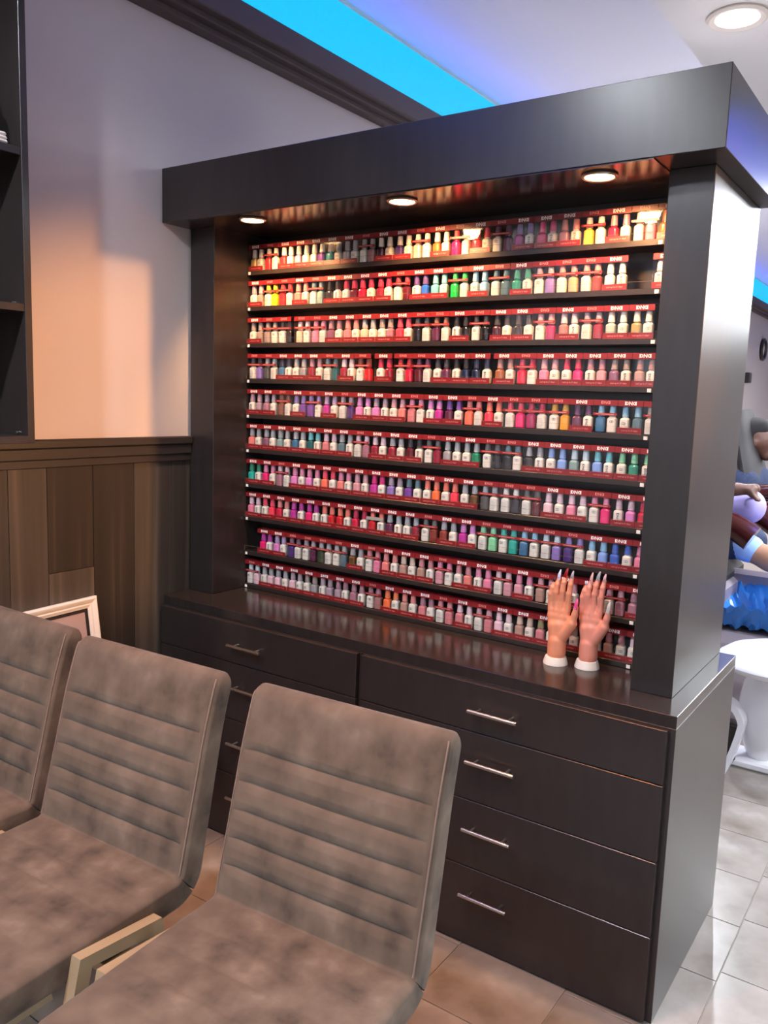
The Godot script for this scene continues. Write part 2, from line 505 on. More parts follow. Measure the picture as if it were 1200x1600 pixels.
func build_lamps() -> void:
	# blue light band of the cove
	var t := thing("cove_light", "long glowing cyan light band above the dark wall beam", "light strip", Vector3(WALL_X, 3.13, 0))
	var cove := glow(Color(0.02, 0.74, 1.0), 1.0)
	cove.albedo_color = Color(0.05, 0.2, 0.4)
	part("housing", boxes([[Vector3(0, 0, -12.0), Vector3(0.12, 0.24, 4.2)]]), M.white_paint, t)
	part("diffuser", bx(Vector3(0.12, 0.006, -11.9), Vector3(0.13, 0.225, 4.1), 0.002), cove, t)
	for k in 4:
		var a := AreaLight3D.new()
		a.name = "cove_glow"
		a.area_size = Vector2(3.9, 0.2)
		a.light_color = Color(0.2, 0.13, 1.0)
		a.light_energy = 0.75
		a.area_range = 20.0
		a.shadow_enabled = true
		t.add_child(a, true)
		a.position = Vector3(0.136, 0.115, -9.9 + k * 4.0)
		a.rotation.y = -PI / 2
	var t2 := thing("aisle_light_strip", "slim glowing blue light strip in the low ceiling along the pedicure aisle", "light strip", Vector3(0.36, 2.6985, -3.0))
	part("channel", boxes([[Vector3(-0.09, -0.014, -2.1), Vector3(-0.075, 0, 2.1)], [Vector3(0.075, -0.014, -2.1), Vector3(0.09, 0, 2.1)]]), M.white_paint, t2)
	part("diffuser", bx(Vector3(-0.075, -0.01, -2.1), Vector3(0.075, 0.0, 2.1)), cove, t2)
	var a2 := AreaLight3D.new()
	a2.name = "strip_glow"
	a2.area_size = Vector2(0.14, 4.1)
	a2.light_color = Color(0.2, 0.13, 1.0)
	a2.light_energy = 0.8
	a2.area_range = 20.0
	a2.shadow_enabled = true
	t2.add_child(a2, true)
	a2.position = Vector3(0, -0.02, 0)
	a2.rotation.x = -PI / 2
	# recessed downlights of the lower ceiling
	var ring := Geo.new()
	ring.lathe(Vector3.ZERO, [[0.055, 0.0], [0.075, 0.0], [0.078, -0.006], [0.07, -0.011], [0.056, -0.007], [0.055, 0.0]], 32)
	var ring_mesh := ring.mesh(40)
	var lens := Geo.new()
	lens.lathe(Vector3.ZERO, [[0.0, -0.002], [0.054, -0.002], [0.05, -0.006], [0.0, -0.007]], 32)
	var lens_mesh := lens.mesh(40)
	var nth := ["nearest the shop window", "second from the shop window", "third from the shop window", "fourth from the shop window"]
	var places := [[-0.07, -0.29, 2.7, "white recessed downlight in the low ceiling above the display canopy", 2.2]]
	for k in 3: places.append([0.95, [3.0, 1.1, -0.9][k], 2.7, "white recessed downlight over the aisle beside the display, " + nth[k], [0.8, 0.8, 2.6][k]])
	for k in 3: places.append([2.6, [3.0, 1.1, -0.9][k], 2.7, "white recessed downlight over the open floor, " + nth[k], [0.8, 0.8, 2.6][k]])
	for k in 2: places.append([-1.0, [3.2, 2.1][k], 3.37, "added unseen downlight in the raised ceiling along the panelled wall, " + nth[k], 4.2])  # lamps added out of view to brighten the upper wall and raised ceiling
	for k in 2: places.append([-1.1, [-2.8, -5.2][k], 3.37, "added unseen downlight in the raised ceiling behind the display, " + nth[k], 7.0])  # added lamps hidden by the display; their bounce lifts the raised ceiling
	var bulb := glow(Color(0.95, 0.98, 1.0), 9.0)
	for p in places:
		var d := thing("ceiling_downlight", p[3], "ceiling light", Vector3(p[0], p[2], p[1]), 0, "recessed white downlights")
		part("trim_ring", ring_mesh, M.white_paint, d)
		part("lens", lens_mesh, bulb, d)
		spot("beam", d.position + Vector3(0, -0.03, 0), d.position + Vector3(0, -2, 0), Color(0.95, 0.97, 1.0), p[4], 80, 0.5, 0.05, d)
	# flat light panels in the ceiling of the pedicure room
	for k in 6:
		var d := thing("ceiling_panel_light", "flat white light panel in the pedicure room ceiling, %s row, %s" % [["aisle", "far"][k % 2], ["next to the display", "in the middle", "at the far end"][k / 2]], "ceiling light", Vector3([0.75, 2.7][k % 2], 2.7, [-2.9, -5.6, -8.6][k / 2]), 0, "ceiling light panels")
		part("frame", boxes([[Vector3(-0.33, -0.012, -0.63), Vector3(0.33, 0.0, -0.6)], [Vector3(-0.33, -0.012, 0.6), Vector3(0.33, 0.0, 0.63)], [Vector3(-0.33, -0.012, -0.6), Vector3(-0.3, 0.0, 0.6)], [Vector3(0.3, -0.012, -0.6), Vector3(0.33, 0.0, 0.6)]], 0.002), M.white_paint, d)
		part("diffuser", bx(Vector3(-0.3, -0.008, -0.6), Vector3(0.3, 0.0, 0.6)), glow(Color(0.96, 0.98, 1.0), 5.0), d)
		var a := AreaLight3D.new()
		a.name = "panel_glow"
		a.area_size = Vector2(0.58, 1.18)
		a.light_color = Color(0.96, 0.98, 1.0)
		a.light_energy = 8.0
		a.area_range = 20.0
		a.shadow_enabled = true
		d.add_child(a, true)
		a.position = Vector3(0, -0.02, 0)
		a.rotation.x = -PI / 2
	# a warm downlight over the chairs in the raised ceiling
	var c := thing("ceiling_downlight", "warm recessed downlight in the raised ceiling over the suede chairs", "ceiling light", Vector3(-0.75, 3.37, 1.25))
	part("trim_ring", ring_mesh, M.white_paint, c)
	part("lens", lens_mesh, glow(Color(1.0, 0.72, 0.42), 8.0), c)
	spot("beam", c.position + Vector3(0, -0.03, 0), c.position + Vector3(0, -2, 0), Color(1.0, 0.6, 0.33), 6.0, 36, 0.8, 0.05, c)
	# a warm track spot across the room that throws a patch on the left wall past the display
	var at := Vector3(3.0, 2.52, -0.42)
	var to := Vector3(WALL_X, 1.5, 0.24)
	var s := thing("track_spotlight", "warm track spotlight hanging under the far ceiling, aimed past the display", "spotlight", at)
	var dir := (to - at).normalized()
	var can := Geo.new()
	can.tube([-dir * 0.14, -dir * 0.135, -dir * 0.02, dir * 0.0], [0.03, 0.04, 0.04, 0.038], 24)
	part("can", can.mesh(40), M.black, s)
	var l := Geo.new()
	l.tube([dir * 0.001, dir * 0.004], 0.034, 24)
	part("lens", l.mesh(40), glow(Color(1.0, 0.68, 0.38), 10.0), s)
	var stem := Geo.new()
	stem.tube([-dir * 0.08, Vector3(-dir.x * 0.08, 0.18, -dir.z * 0.08)], 0.008, 10)
	part("stem", stem.mesh(40), M.black, s)
	spot("beam", at + dir * 0.02, to, Color(1.0, 0.7, 0.42), 25.0, 9.5, 0.75, 0.045, s)

# ------------------------------------------------------------------ the display
func handle_bar() -> ArrayMesh:
	var g := Geo.new()
	g.tube([Vector3(-0.08, 0, 0.03), Vector3(-0.0795, 0, 0.03), Vector3(0.0795, 0, 0.03), Vector3(0.08, 0, 0.03)], [0.004, 0.006, 0.006, 0.004], 12)
	for s in [-1.0, 1.0]: g.tube([Vector3(s * 0.052, 0, 0.0), Vector3(s * 0.052, 0, 0.028)], 0.0045, 10)
	return g.mesh(40)

func build_display() -> void:
	var hm := handle_bar()
	var rows := [[0.842, 0.693], [0.690, 0.476], [0.473, 0.261], [0.258, 0.008]]
	var grip := [0.765, 0.606, 0.391, 0.179]
	var units := [[-1.979, -1.012, -1.504, "black drawer cabinet against the panelled wall, half hidden by the chairs"], [-1.01, 0.0, -0.508, "black four-drawer cabinet at the open end of the polish display"]]
	for u in units:
		var t := thing("drawer_cabinet", u[3], "cabinet", Vector3(u[0], 0, 0), 0, "drawer cabinets under the display")
		var w: float = u[1] - u[0]
		part("body", bx(Vector3(0, 0.0, -0.685), Vector3(w, 0.845, 0.0), 0.0012), M.black, t)
		for k in 4:
			var r: Array = rows[k]
			var d := part("drawer", bx(Vector3(0.004 if u[0] < -1.5 else 0.008, r[1], 0.0), Vector3(w - (0.01 if u[0] < -1.5 else 0.017), r[0], 0.02), 0.0014), M.black, t)
			part("handle", hm, M.steel, d, Vector3(u[2] - u[0], grip[k], 0.02))
	var top := part("worktop", bx(Vector3(-1.979, 0.845, -0.685), Vector3(0.0, 0.88, 0.0), 0.0015), M.black_gloss, self)
	tag(top, "glossy black worktop over the drawer cabinets, reflecting the bottles", "worktop")
	var h := thing("display_hutch", "black display hutch with ten narrow shelves and a lit canopy", "display shelf", Vector3(0, 0.88, 0))
	part("pillar", bx(Vector3(-1.974, 0, -0.685), Vector3(-1.846, 1.409, -0.13), 0.0015), M.black, h)
	part("pillar", bx(Vector3(-0.168, 0, -0.685), Vector3(-0.051, 1.409, -0.13), 0.0015), M.black, h)
	part("back_panel", bx(Vector3(-1.846, 0, -0.43), Vector3(-0.168, 1.409, -0.41)), M.black, h)
	var can := part("canopy", bx(Vector3(-1.985, 1.409, -0.685), Vector3(0.0, 1.601, 0.0), 0.0015), M.black, h)
	part("underside_panel", bx(Vector3(-1.843, 1.4055, -0.405), Vector3(-0.171, 1.409, -0.004)), M.black_gloss, can)
	for k in 10:
		var y := shelf_y(k) - 0.88
		var s := part("shelf", bx(Vector3(-1.846, y - 0.017, -0.41), Vector3(-0.168, y, SHELF_Z), 0.001), M.black, h)
		var g := Geo.new()
		var za := SHELF_Z - 0.0025
		g.quad(Vector3(-1.845, y, za), Vector3(-0.169, y, za), Vector3(-0.169, y + 0.021, za), Vector3(-1.845, y + 0.021, za))
		var lip := part("acrylic_lip", g.mesh(0.0, false), M.lip, s)
		part("lip_edge", boxes([[Vector3(-1.845, y + 0.0206, za - 0.001), Vector3(-0.169, y + 0.0213, za + 0.001)], [Vector3(-1.8455, y, za - 0.001), Vector3(-1.8447, y + 0.021, za + 0.001)]]), M.edge, lip)
		for x in [-1.832, -0.232]:
			part("price_tag", bx(Vector3(x - 0.006, y - 0.0155, SHELF_Z), Vector3(x + 0.006, y - 0.0045, SHELF_Z + 0.0012), 0.0005), M.tag, s)
	# three warm lamps let into the canopy
	var ring := Geo.new()
	ring.lathe(Vector3.ZERO, [[0.039, 0.0], [0.047, 0.0], [0.049, -0.004], [0.045, -0.008], [0.04, -0.006], [0.039, 0.0]], 28)
	var rm := ring.mesh(40)
	var lens := Geo.new()
	lens.lathe(Vector3.ZERO, [[0.0, -0.001], [0.039, -0.001], [0.036, -0.006], [0.02, -0.0085], [0.0, -0.009]], 28)
	var lm := lens.mesh(40)
	var warm := glow(Color(1.0, 0.8, 0.56), 14.0)
	for x in [-1.611, -0.976, -0.341]:
		var p := part("puck_light", rm, M.steel, can, Vector3(x, 1.4055, -0.088))
		part("lens", lm, warm, p)
		spot("lamp", Vector3(x, 2.273, -0.088), Vector3(x, 1.88, -0.32), Color(1.0, 0.74, 0.48), 1.15, 58, 0.6, 0.03, p)

func shelf_y(k: int) -> float:
	return [2.15, 2.013, 1.871, 1.732, 1.593, 1.455, 1.314, 1.1785, 1.035, 0.898][k]

# ------------------------------------------------------------------ boxed polish pairs
const PALETTE := {
	"gold": ["gold glitter", "c8a566"], "red": ["red", "c2262c"], "redg": ["red glitter", "b03038"], "lilacg": ["lilac glitter", "b08fb8"], "purple": ["purple", "6f3f93"], "teal": ["teal", "2f8d9c"], "silver": ["silver", "a5a2a4"],
	"rosebrown": ["rose brown", "a0706c"], "plumg": ["dark plum glitter", "4a2a3a"], "violet": ["violet", "4a3170"], "pinkg": ["pale pink glitter", "c9a9a4"], "orangeg": ["orange glitter", "e06a33"], "hotpink": ["hot pink", "e0246f"],
	"coralred": ["coral red", "ef3f55"], "aubergine": ["aubergine", "52264f"], "magenta": ["magenta", "b5318f"], "mauve": ["mauve", "a5717f"], "yellow": ["yellow", "e3d32a"], "amber": ["amber yellow", "f0ad3c"], "crimson": ["crimson", "c01f3f"], "pink": ["pink", "e07f9c"],
	"orange": ["orange", "ee7040"], "brown": ["brown", "7a4a3c"], "salmon": ["salmon", "e07f78"], "greyteal": ["grey teal", "7f9c9a"], "charcoal": ["charcoal", "322e33"], "maroon": ["maroon", "5a1a25"], "blue": ["blue", "2c5fc0"], "aqua": ["aqua", "63b5bb"],
	"green": ["bright green", "22a84a"], "lightblue": ["light blue", "86b9d4"], "slate": ["slate", "54707a"], "seagreen": ["sea green", "2c8a72"], "lavender": ["lavender", "8a72b4"], "tan": ["tan", "c49a78"], "cream": ["cream white", "eee4d8"], "taupe": ["taupe", "9a8880"],
	"black": ["black", "1c181b"], "beige": ["beige", "d9b9a2"], "plum": ["plum", "5c2846"], "berry": ["berry", "9c2458"], "rose": ["rose", "cc7c80"], "sage": ["pale sage", "a9b4aa"], "olive": ["olive gold", "9c9060"], "gunmetal": ["gunmetal", "5c5a58"], "wine": ["wine red", "8c2438"],
	"darkteal": ["dark teal", "1f5a60"], "navy": ["navy", "1c2440"], "copper": ["copper", "a5694c"], "dustyplum": ["dusty plum", "80506a"], "nude": ["nude brown", "b08a7c"], "orchid": ["orchid pink", "d67fbd"], "coral": ["coral orange", "f0725c"], "mustard": ["mustard", "dc9a2c"],
	"steelblue": ["steel blue", "3c6c90"], "emerald": ["emerald", "1c7c58"], "periwinkle": ["periwinkle", "7f9ed8"], "royal": ["royal blue", "3c5cb4"], "mint": ["mint green", "86cf9c"], "turquoise": ["turquoise", "2ca898"], "bottlegreen": ["bottle green", "1f3c2c"], "palepink": ["pale pink", "e3bcc4"],
	"bronze": ["bronze glitter", "6a4a2c"], "pearl": ["pearl", "ddd6cc"], "dustypink": ["dusty pink", "d0949c"], "brick": ["brick brown", "80342c"], "mauvegrey": ["mauve grey", "a8919c"], "ice": ["ice blue", "c4d4dc"]}
# one row a shelf; each pair: face of the box (A or B), which bottle is the coloured one (l or r), polish, caps; a number is a gap in millimetres
const STOCK := [
	"Al gold cream,Bl redg cream,Al redg cream,Al lilacg silver,Ar purple cream,Al teal silver,Al silver silver,Br rosebrown silver,Al plumg cream,Al violet cream,Bl pinkg cream,Al orangeg cream,Bl hotpink coralred,Al coralred coralred,Br aubergine plum,Al magenta lavender,Al hotpink hotpink,Al mauve salmon,Bl amber cream,Al crimson mauve,Br pink palepink,Al orange orange",
	"Ar taupe mauvegrey,Br yellow yellow,Bl red red,Al salmon salmon,Br greyteal slate,Al charcoal black,Ar maroon crimson,Al crimson crimson,Al wine crimson,Br maroon wine,Ar blue violet,Al aqua aqua,Bl green green,Ar lightblue lightblue,Br slate slate,Al seagreen seagreen,Br lavender mauvegrey,Br tan rose,Br brick rose,Al cream cream,72,Ar cream cream",
	"Ar taupe taupe,Bl taupe taupe,Br black black,13,Bl beige palepink,Bl pink pink,Al dustyplum mauve,Al rose salmon,Al beige silver,Ar mauve taupe,Al coralred coralred,Bl black charcoal,Bl plum brown,Ar black black,Br black charcoal,Al plumg charcoal,Al charcoal charcoal,Br berry dustypink,Al rosebrown palepink,Br wine mauvegrey,Al sage cream,Al olive cream",
	"Br lavender charcoal,Bl gunmetal silver,Al steelblue navy,Ar silver silver,Al wine mauve,Br darkteal slate,Al wine palepink,Br red brick,14,Ar wine crimson,8,Br crimson red,Bl maroon plum,Ar plum charcoal,Ar navy black,Al navy navy,11,Al copper rosebrown,Bl crimson crimson,Al pink dustypink,Ar hotpink crimson,Ar dustypink mauve,Al dustyplum taupe,Al nude rosebrown",
	"Ar mauvegrey dustypink,Al mauve mauvegrey,Bl brown brown,Ar purple lavender,Bl purple lavender,Al magenta lilacg,Br violet mauvegrey,Al orchid orchid,Al orchid mauvegrey,Ar salmon dustypink,Bl rose pink,Ar magenta orchid,Al plum purple,Bl coral salmon,Al coralred coral,Br hotpink coralred,Bl berry crimson,Br mustard mustard,Al plum aubergine,Bl steelblue lightblue,Ar slate lightblue,Br taupe taupe",
	"Al salmon silver,Al dustyplum silver,Al greyteal silver,Al steelblue silver,Al darkteal aqua,Al rose palepink,Al slate silver,Br mauve palepink,Al wine palepink,Al wine silver,Al maroon charcoal,Br wine gunmetal,Al silver silver,Ar emerald silver,Br black gunmetal,Bl black slate,Al charcoal silver,Ar periwinkle periwinkle,Al greyteal ice,Al periwinkle aqua,Ar seagreen mint,Ar mint mint",
	"Al turquoise emerald,Al hotpink pink,Bl mauve palepink,Al orchid pink,Al orchid pink,Al coral coralred,Al salmon pink,Al dustypink dustypink,Al magenta hotpink,Al lavender mauvegrey,Al purple slate,Ar orange coral,Ar coralred coral,Ar bronze silver,Bl gunmetal silver,Br charcoal cream,Br maroon gunmetal,Al palepink palepink,Al pink palepink,Br hotpink pink,Ar orchid palepink,Al crimson crimson",
	"Al pink palepink,Ar coralred coralred,Al crimson salmon,Al magenta magenta,Al hotpink magenta,Ar red coral,Al red coral,Al crimson crimson,Al red coral,Al plum silver,Ar wine silver,Br brick gunmetal,Al brick silver,Al magenta orchid,Br mint mint,Br turquoise turquoise,Bl steelblue lightblue,Br lavender ice,Bl violet lavender,Ar periwinkle lightblue,Al royal royal,Al pink pink",
	"66,Al hotpink magenta,Al orchid lilacg,Bl violet dustyplum,Br plum mauvegrey,Bl bottlegreen silver,Br slate silver,Al bronze silver,Br pink rose,Al salmon salmon,Al nude beige,Al nude rose,Bl dustypink pink,Ar salmon rose,Ar pink pink,Br dustypink palepink,Al dustypink pink,Bl nude dustypink,Al beige dustypink,Al dustypink rose,Br mauve dustypink,Al mauve mauve",
	"Br palepink ice,Ar palepink silver,Al palepink silver,Al palepink mauvegrey,Ar silver taupe,Ar mauvegrey mauvegrey,Al mauvegrey mauve,Al mauve mauve,Br rosebrown mauve,Al orange orange,Al nude salmon,Al rose mauve,Br rose rose,Al rose palepink,Br rose dustypink,Al palepink palepink,Al nude beige,Al rose olive,Al ice beige,Al palepink rose,Al nude rose,Ar pearl palepink"]
const PACK_W := 0.075
const PACK_H := 0.098
const PACK_D := 0.036

func logo(h: float, w: float, z: float) -> ArrayMesh:
	# D N and a mirrored D
	var g := Geo.new()
	var lw := h * 1.04
	var gap := h * 0.22
	var total := lw * 3 + gap * 2
	for k in [0, 2]:
		var s := 1.0 if k == 0 else -1.0
		var x0 := -total / 2 if k == 0 else total / 2
		g.ribbon([[x0 + s * w * 0.4, -h / 2], [x0 + s * w * 0.4, h / 2]], w, 0, z)
		var arc := [[x0 + s * w * 1.5, h / 2 - w * 0.4]]
		for i in 7:
			var a := PI / 2 - PI * i / 6.0
			arc.append([x0 + s * (lw * 0.5 + cos(a) * lw * 0.45), sin(a) * (h / 2 - w * 0.4)])
		arc.append([x0 + s * w * 1.5, -h / 2 + w * 0.4])
		arc.append([x0 + s * w * 1.5, h / 2 - w * 0.4])
		g.ribbon(arc, w, 0, z)
	g.ribbon([[-lw * 0.42, -h / 2], [-lw * 0.42, h / 2], [lw * 0.42, -h / 2], [lw * 0.42, h / 2]], w, 0, z)
	return g.mesh()

func words(text: String, h: float) -> TextMesh:
	var t := TextMesh.new()
	var f := SystemFont.new()
	f.font_names = PackedStringArray(["Droid Sans"])
	t.font = f
	t.text = text
	t.font_size = 24
	t.pixel_size = h / 24.0
	t.depth = 0.0004
	t.curve_step = 4.0
	return t

func make_pack_meshes() -> void:
	# bottle: a rounded square body with sloping shoulders
	var b := Geo.new()
	var rings := []
	var prof := [[0.0128, 0.0], [0.0146, 0.0012], [0.0149, 0.003], [0.0149, 0.038], [0.0143, 0.0415], [0.0122, 0.0445], [0.0095, 0.0462], [0.0086, 0.047], [0.0086, 0.0495]]
	for p in prof:
		var r := PackedVector3Array()
		var sq: float = 0.62 if p[1] < 0.043 else (0.8 if p[1] < 0.046 else 1.0)
		for j in 20:
			var a := TAU * j / 20
			var c := cos(a)
			var s := sin(a)
			r.append(Vector3(signf(c) * pow(absf(c), sq) * p[0], p[1], signf(s) * pow(absf(s), sq) * p[0] * 0.9))
		rings.append(r)
	b.loft(rings)
	packs_mesh.bottle = b.mesh(45)
	var c := Geo.new()
	c.lathe(Vector3.ZERO, [[0.0094, 0.0], [0.0108, 0.0006], [0.0108, 0.0025], [0.0101, 0.0032], [0.0102, 0.0095], [0.0097, 0.0101], [0.0098, 0.0165], [0.0093, 0.0171], [0.0093, 0.0235], [0.0089, 0.0241], [0.0088, 0.0298], [0.0076, 0.0308]], 16)
	packs_mesh.cap = c.mesh(35)
	var x := PACK_W / 2
	packs_mesh.top_a = bx(Vector3(-x, PACK_H - 0.0175, -0.0005), Vector3(x, PACK_H, 0.0002), 0.0002)
	packs_mesh.low_a = bx(Vector3(-x, 0.0, -0.0005), Vector3(x, 0.0178, 0.0002), 0.0002)
	packs_mesh.top_b = bx(Vector3(-x, PACK_H - 0.0165, -0.0005), Vector3(x, PACK_H, 0.0002), 0.0002)
	packs_mesh.mid_b = bx(Vector3(-x, 0.0515, -0.0005), Vector3(x, 0.0595, 0.0002), 0.0002)
	# clear shell: front, sides, back and the red card that folds over the top
	var s := Geo.new()
	var q := [Vector3(-x, 0.0002, -0.0006), Vector3(x, 0.0002, -0.0006), Vector3(x, 0.0002, -PACK_D), Vector3(-x, 0.0002, -PACK_D)]
	var up := Vector3(0, PACK_H - 0.0006, 0)
	for k in [0, 1, 3]: s.quad(q[k], q[(k + 1) % 4], q[(k + 1) % 4] + up, q[k] + up)
	packs_mesh.shell = s.mesh(0.0, false)
	packs_mesh.lid = bx(Vector3(-x, PACK_H - 0.0008, -PACK_D), Vector3(x, PACK_H - 0.0001, -0.0006))
	packs_mesh.logo_a = logo(0.0096, 0.0023, 0.0005)
	packs_mesh.logo_b = logo(0.0076, 0.0012, 0.0005)
	packs_mesh.days = words("Last up to 21 days", 0.0062)
	var fine := Geo.new()
	var fx := -0.029
	while fx < 0.029:
		var dash := 0.0012 + 0.0016 * rng.randf()
		fine.ribbon([[fx, -0.0004 + 0.0006 * rng.randf()], [fx + dash, 0.0002]], 0.0016, 0, 0.0003)
		fx += dash + 0.0012 + 0.001 * rng.randf()
	packs_mesh.fine = fine.mesh()
	# marks printed on the white bottles
	var m := Geo.new()
	for k in [-1.0, 1.0]:
		m.ribbon([[k * 0.0003, -0.0032], [k * 0.0003, 0.0032], [k * 0.0042, 0.0032], [k * 0.0052, 0.0014], [k * 0.0052, -0.0014], [k * 0.0042, -0.0032], [k * 0.0003, -0.0032]], 0.0008, 0, 0.0004)
	packs_mesh.mark = m.mesh()
	var l := Geo.new()
	for k in 7: l.ribbon([[-0.0085, 0.012 - k * 0.004], [0.0085 if k % 3 else 0.006, 0.012 - k * 0.004]], 0.0009, 0, 0.0003)
	packs_mesh.lines = l.mesh()

const ORDINAL := ["first", "second", "third", "fourth", "fifth", "sixth", "seventh", "eighth", "ninth", "tenth", "eleventh", "twelfth", "thirteenth", "fourteenth", "fifteenth", "sixteenth", "seventeenth", "eighteenth", "nineteenth", "twentieth", "twenty-first", "twenty-second"]

func build_packs() -> void:
	make_pack_meshes()
	var white := colored(Color(0.87, 0.845, 0.8), 0.3, 0.0, 0.4)
	for k in 10:
		var x := -1.8445
		var i := 0
		for item in STOCK[k].split(","):
			if item.is_valid_int():
				x += item.to_int() * 0.001
				continue
			var w: PackedStringArray = item.split(" ")
			var face := w[0][0]
			var left := w[0][1] == "l"
			var tint: Array = PALETTE[w[1]]
			var shelf: String = ["top shelf", "second shelf down", "third shelf down", "fourth shelf down", "fifth shelf down", "sixth shelf down", "seventh shelf down", "eighth shelf down", "ninth shelf down", "bottom shelf"][k]
			var t := thing("polish_pair", "%s polish pair in clear box, %s from the wall on %s" % [tint[0], ORDINAL[i], shelf], "nail polish", Vector3(x + PACK_W / 2, shelf_y(k) + 0.0001, SHELF_Z - 0.0055 - rng.randf() * 0.0015), 0, "boxed polish pairs on the display shelves")
			var polish := colored(Color(tint[1]), 0.22 if tint[0].ends_with("glitter") else 0.12, 0.25 if tint[0].ends_with("glitter") or w[1] in ["silver", "gunmetal", "copper", "bronze"] else 0.0, 0.6)
			var cap := colored(Color(PALETTE[w[2]][1]).lerp(Color(0.9, 0.88, 0.88), 0.12), 0.32)
			for s in [-1.0, 1.0]:
				var is_color: bool = (s < 0) == left
				var bt := part("bottle", packs_mesh.bottle, polish if is_color else white, t, Vector3(s * 0.0182 + (rng.randf() - 0.5) * 0.003, 0.0008, -0.0165))
				part("cap", packs_mesh.cap, cap, bt, Vector3(0, 0.0492, 0))
				if not is_color:
					if face == "B":
						if rng.randf() < 0.6: part("print", packs_mesh.lines, M.grey_ink, bt, Vector3(0, 0.02, 0.0134))
						else: part("print", packs_mesh.mark, M.dark_ink, bt, Vector3((rng.randf() - 0.5) * 0.006, 0.033, 0.0134))
					elif rng.randf() < 0.55:
						part("print", packs_mesh.mark, M.dark_ink, bt, Vector3((rng.randf() - 0.5) * 0.008, 0.0285, 0.0134))
					else:
						var lg := part("print", packs_mesh.logo_b, M.dark_ink, bt, Vector3(-0.002 + rng.randf() * 0.004, 0.026, 0.0134))
						lg.rotation.z = PI / 2
						lg.scale = Vector3.ONE * 0.85
			part("clear_box", packs_mesh.shell, M.film, t)
			part("lid", packs_mesh.lid, M.red, t)
			if face == "A":
				var c := part("header_card", packs_mesh.top_a, M.red, t)
				part("logo", packs_mesh.logo_a, M.white_ink, c, Vector3(0, PACK_H - 0.0083, 0))
				var d := part("lower_band", packs_mesh.low_a, M.red, t)
				part("lettering", packs_mesh.days, M.pink_ink, d, Vector3(0.001, 0.0092, 0.0002))
			else:
				var c := part("header_card", packs_mesh.top_b, M.red, t)
				part("logo", packs_mesh.logo_b, M.pink_ink, c, Vector3(0, PACK_H - 0.0075, 0))
				var d := part("cross_band", packs_mesh.mid_b, M.red, t)
				part("lettering", packs_mesh.fine, M.pink_ink, d, Vector3(0, 0.0555, 0.0002))
			if k == 7 and i == 8: part("paper_strip", bx(Vector3(-PACK_W / 2, 0.052, 0.0003), Vector3(PACK_W / 2, 0.064, 0.0007)), M.grey_ink, t)
			x += PACK_W + 0.0011
			i += 1

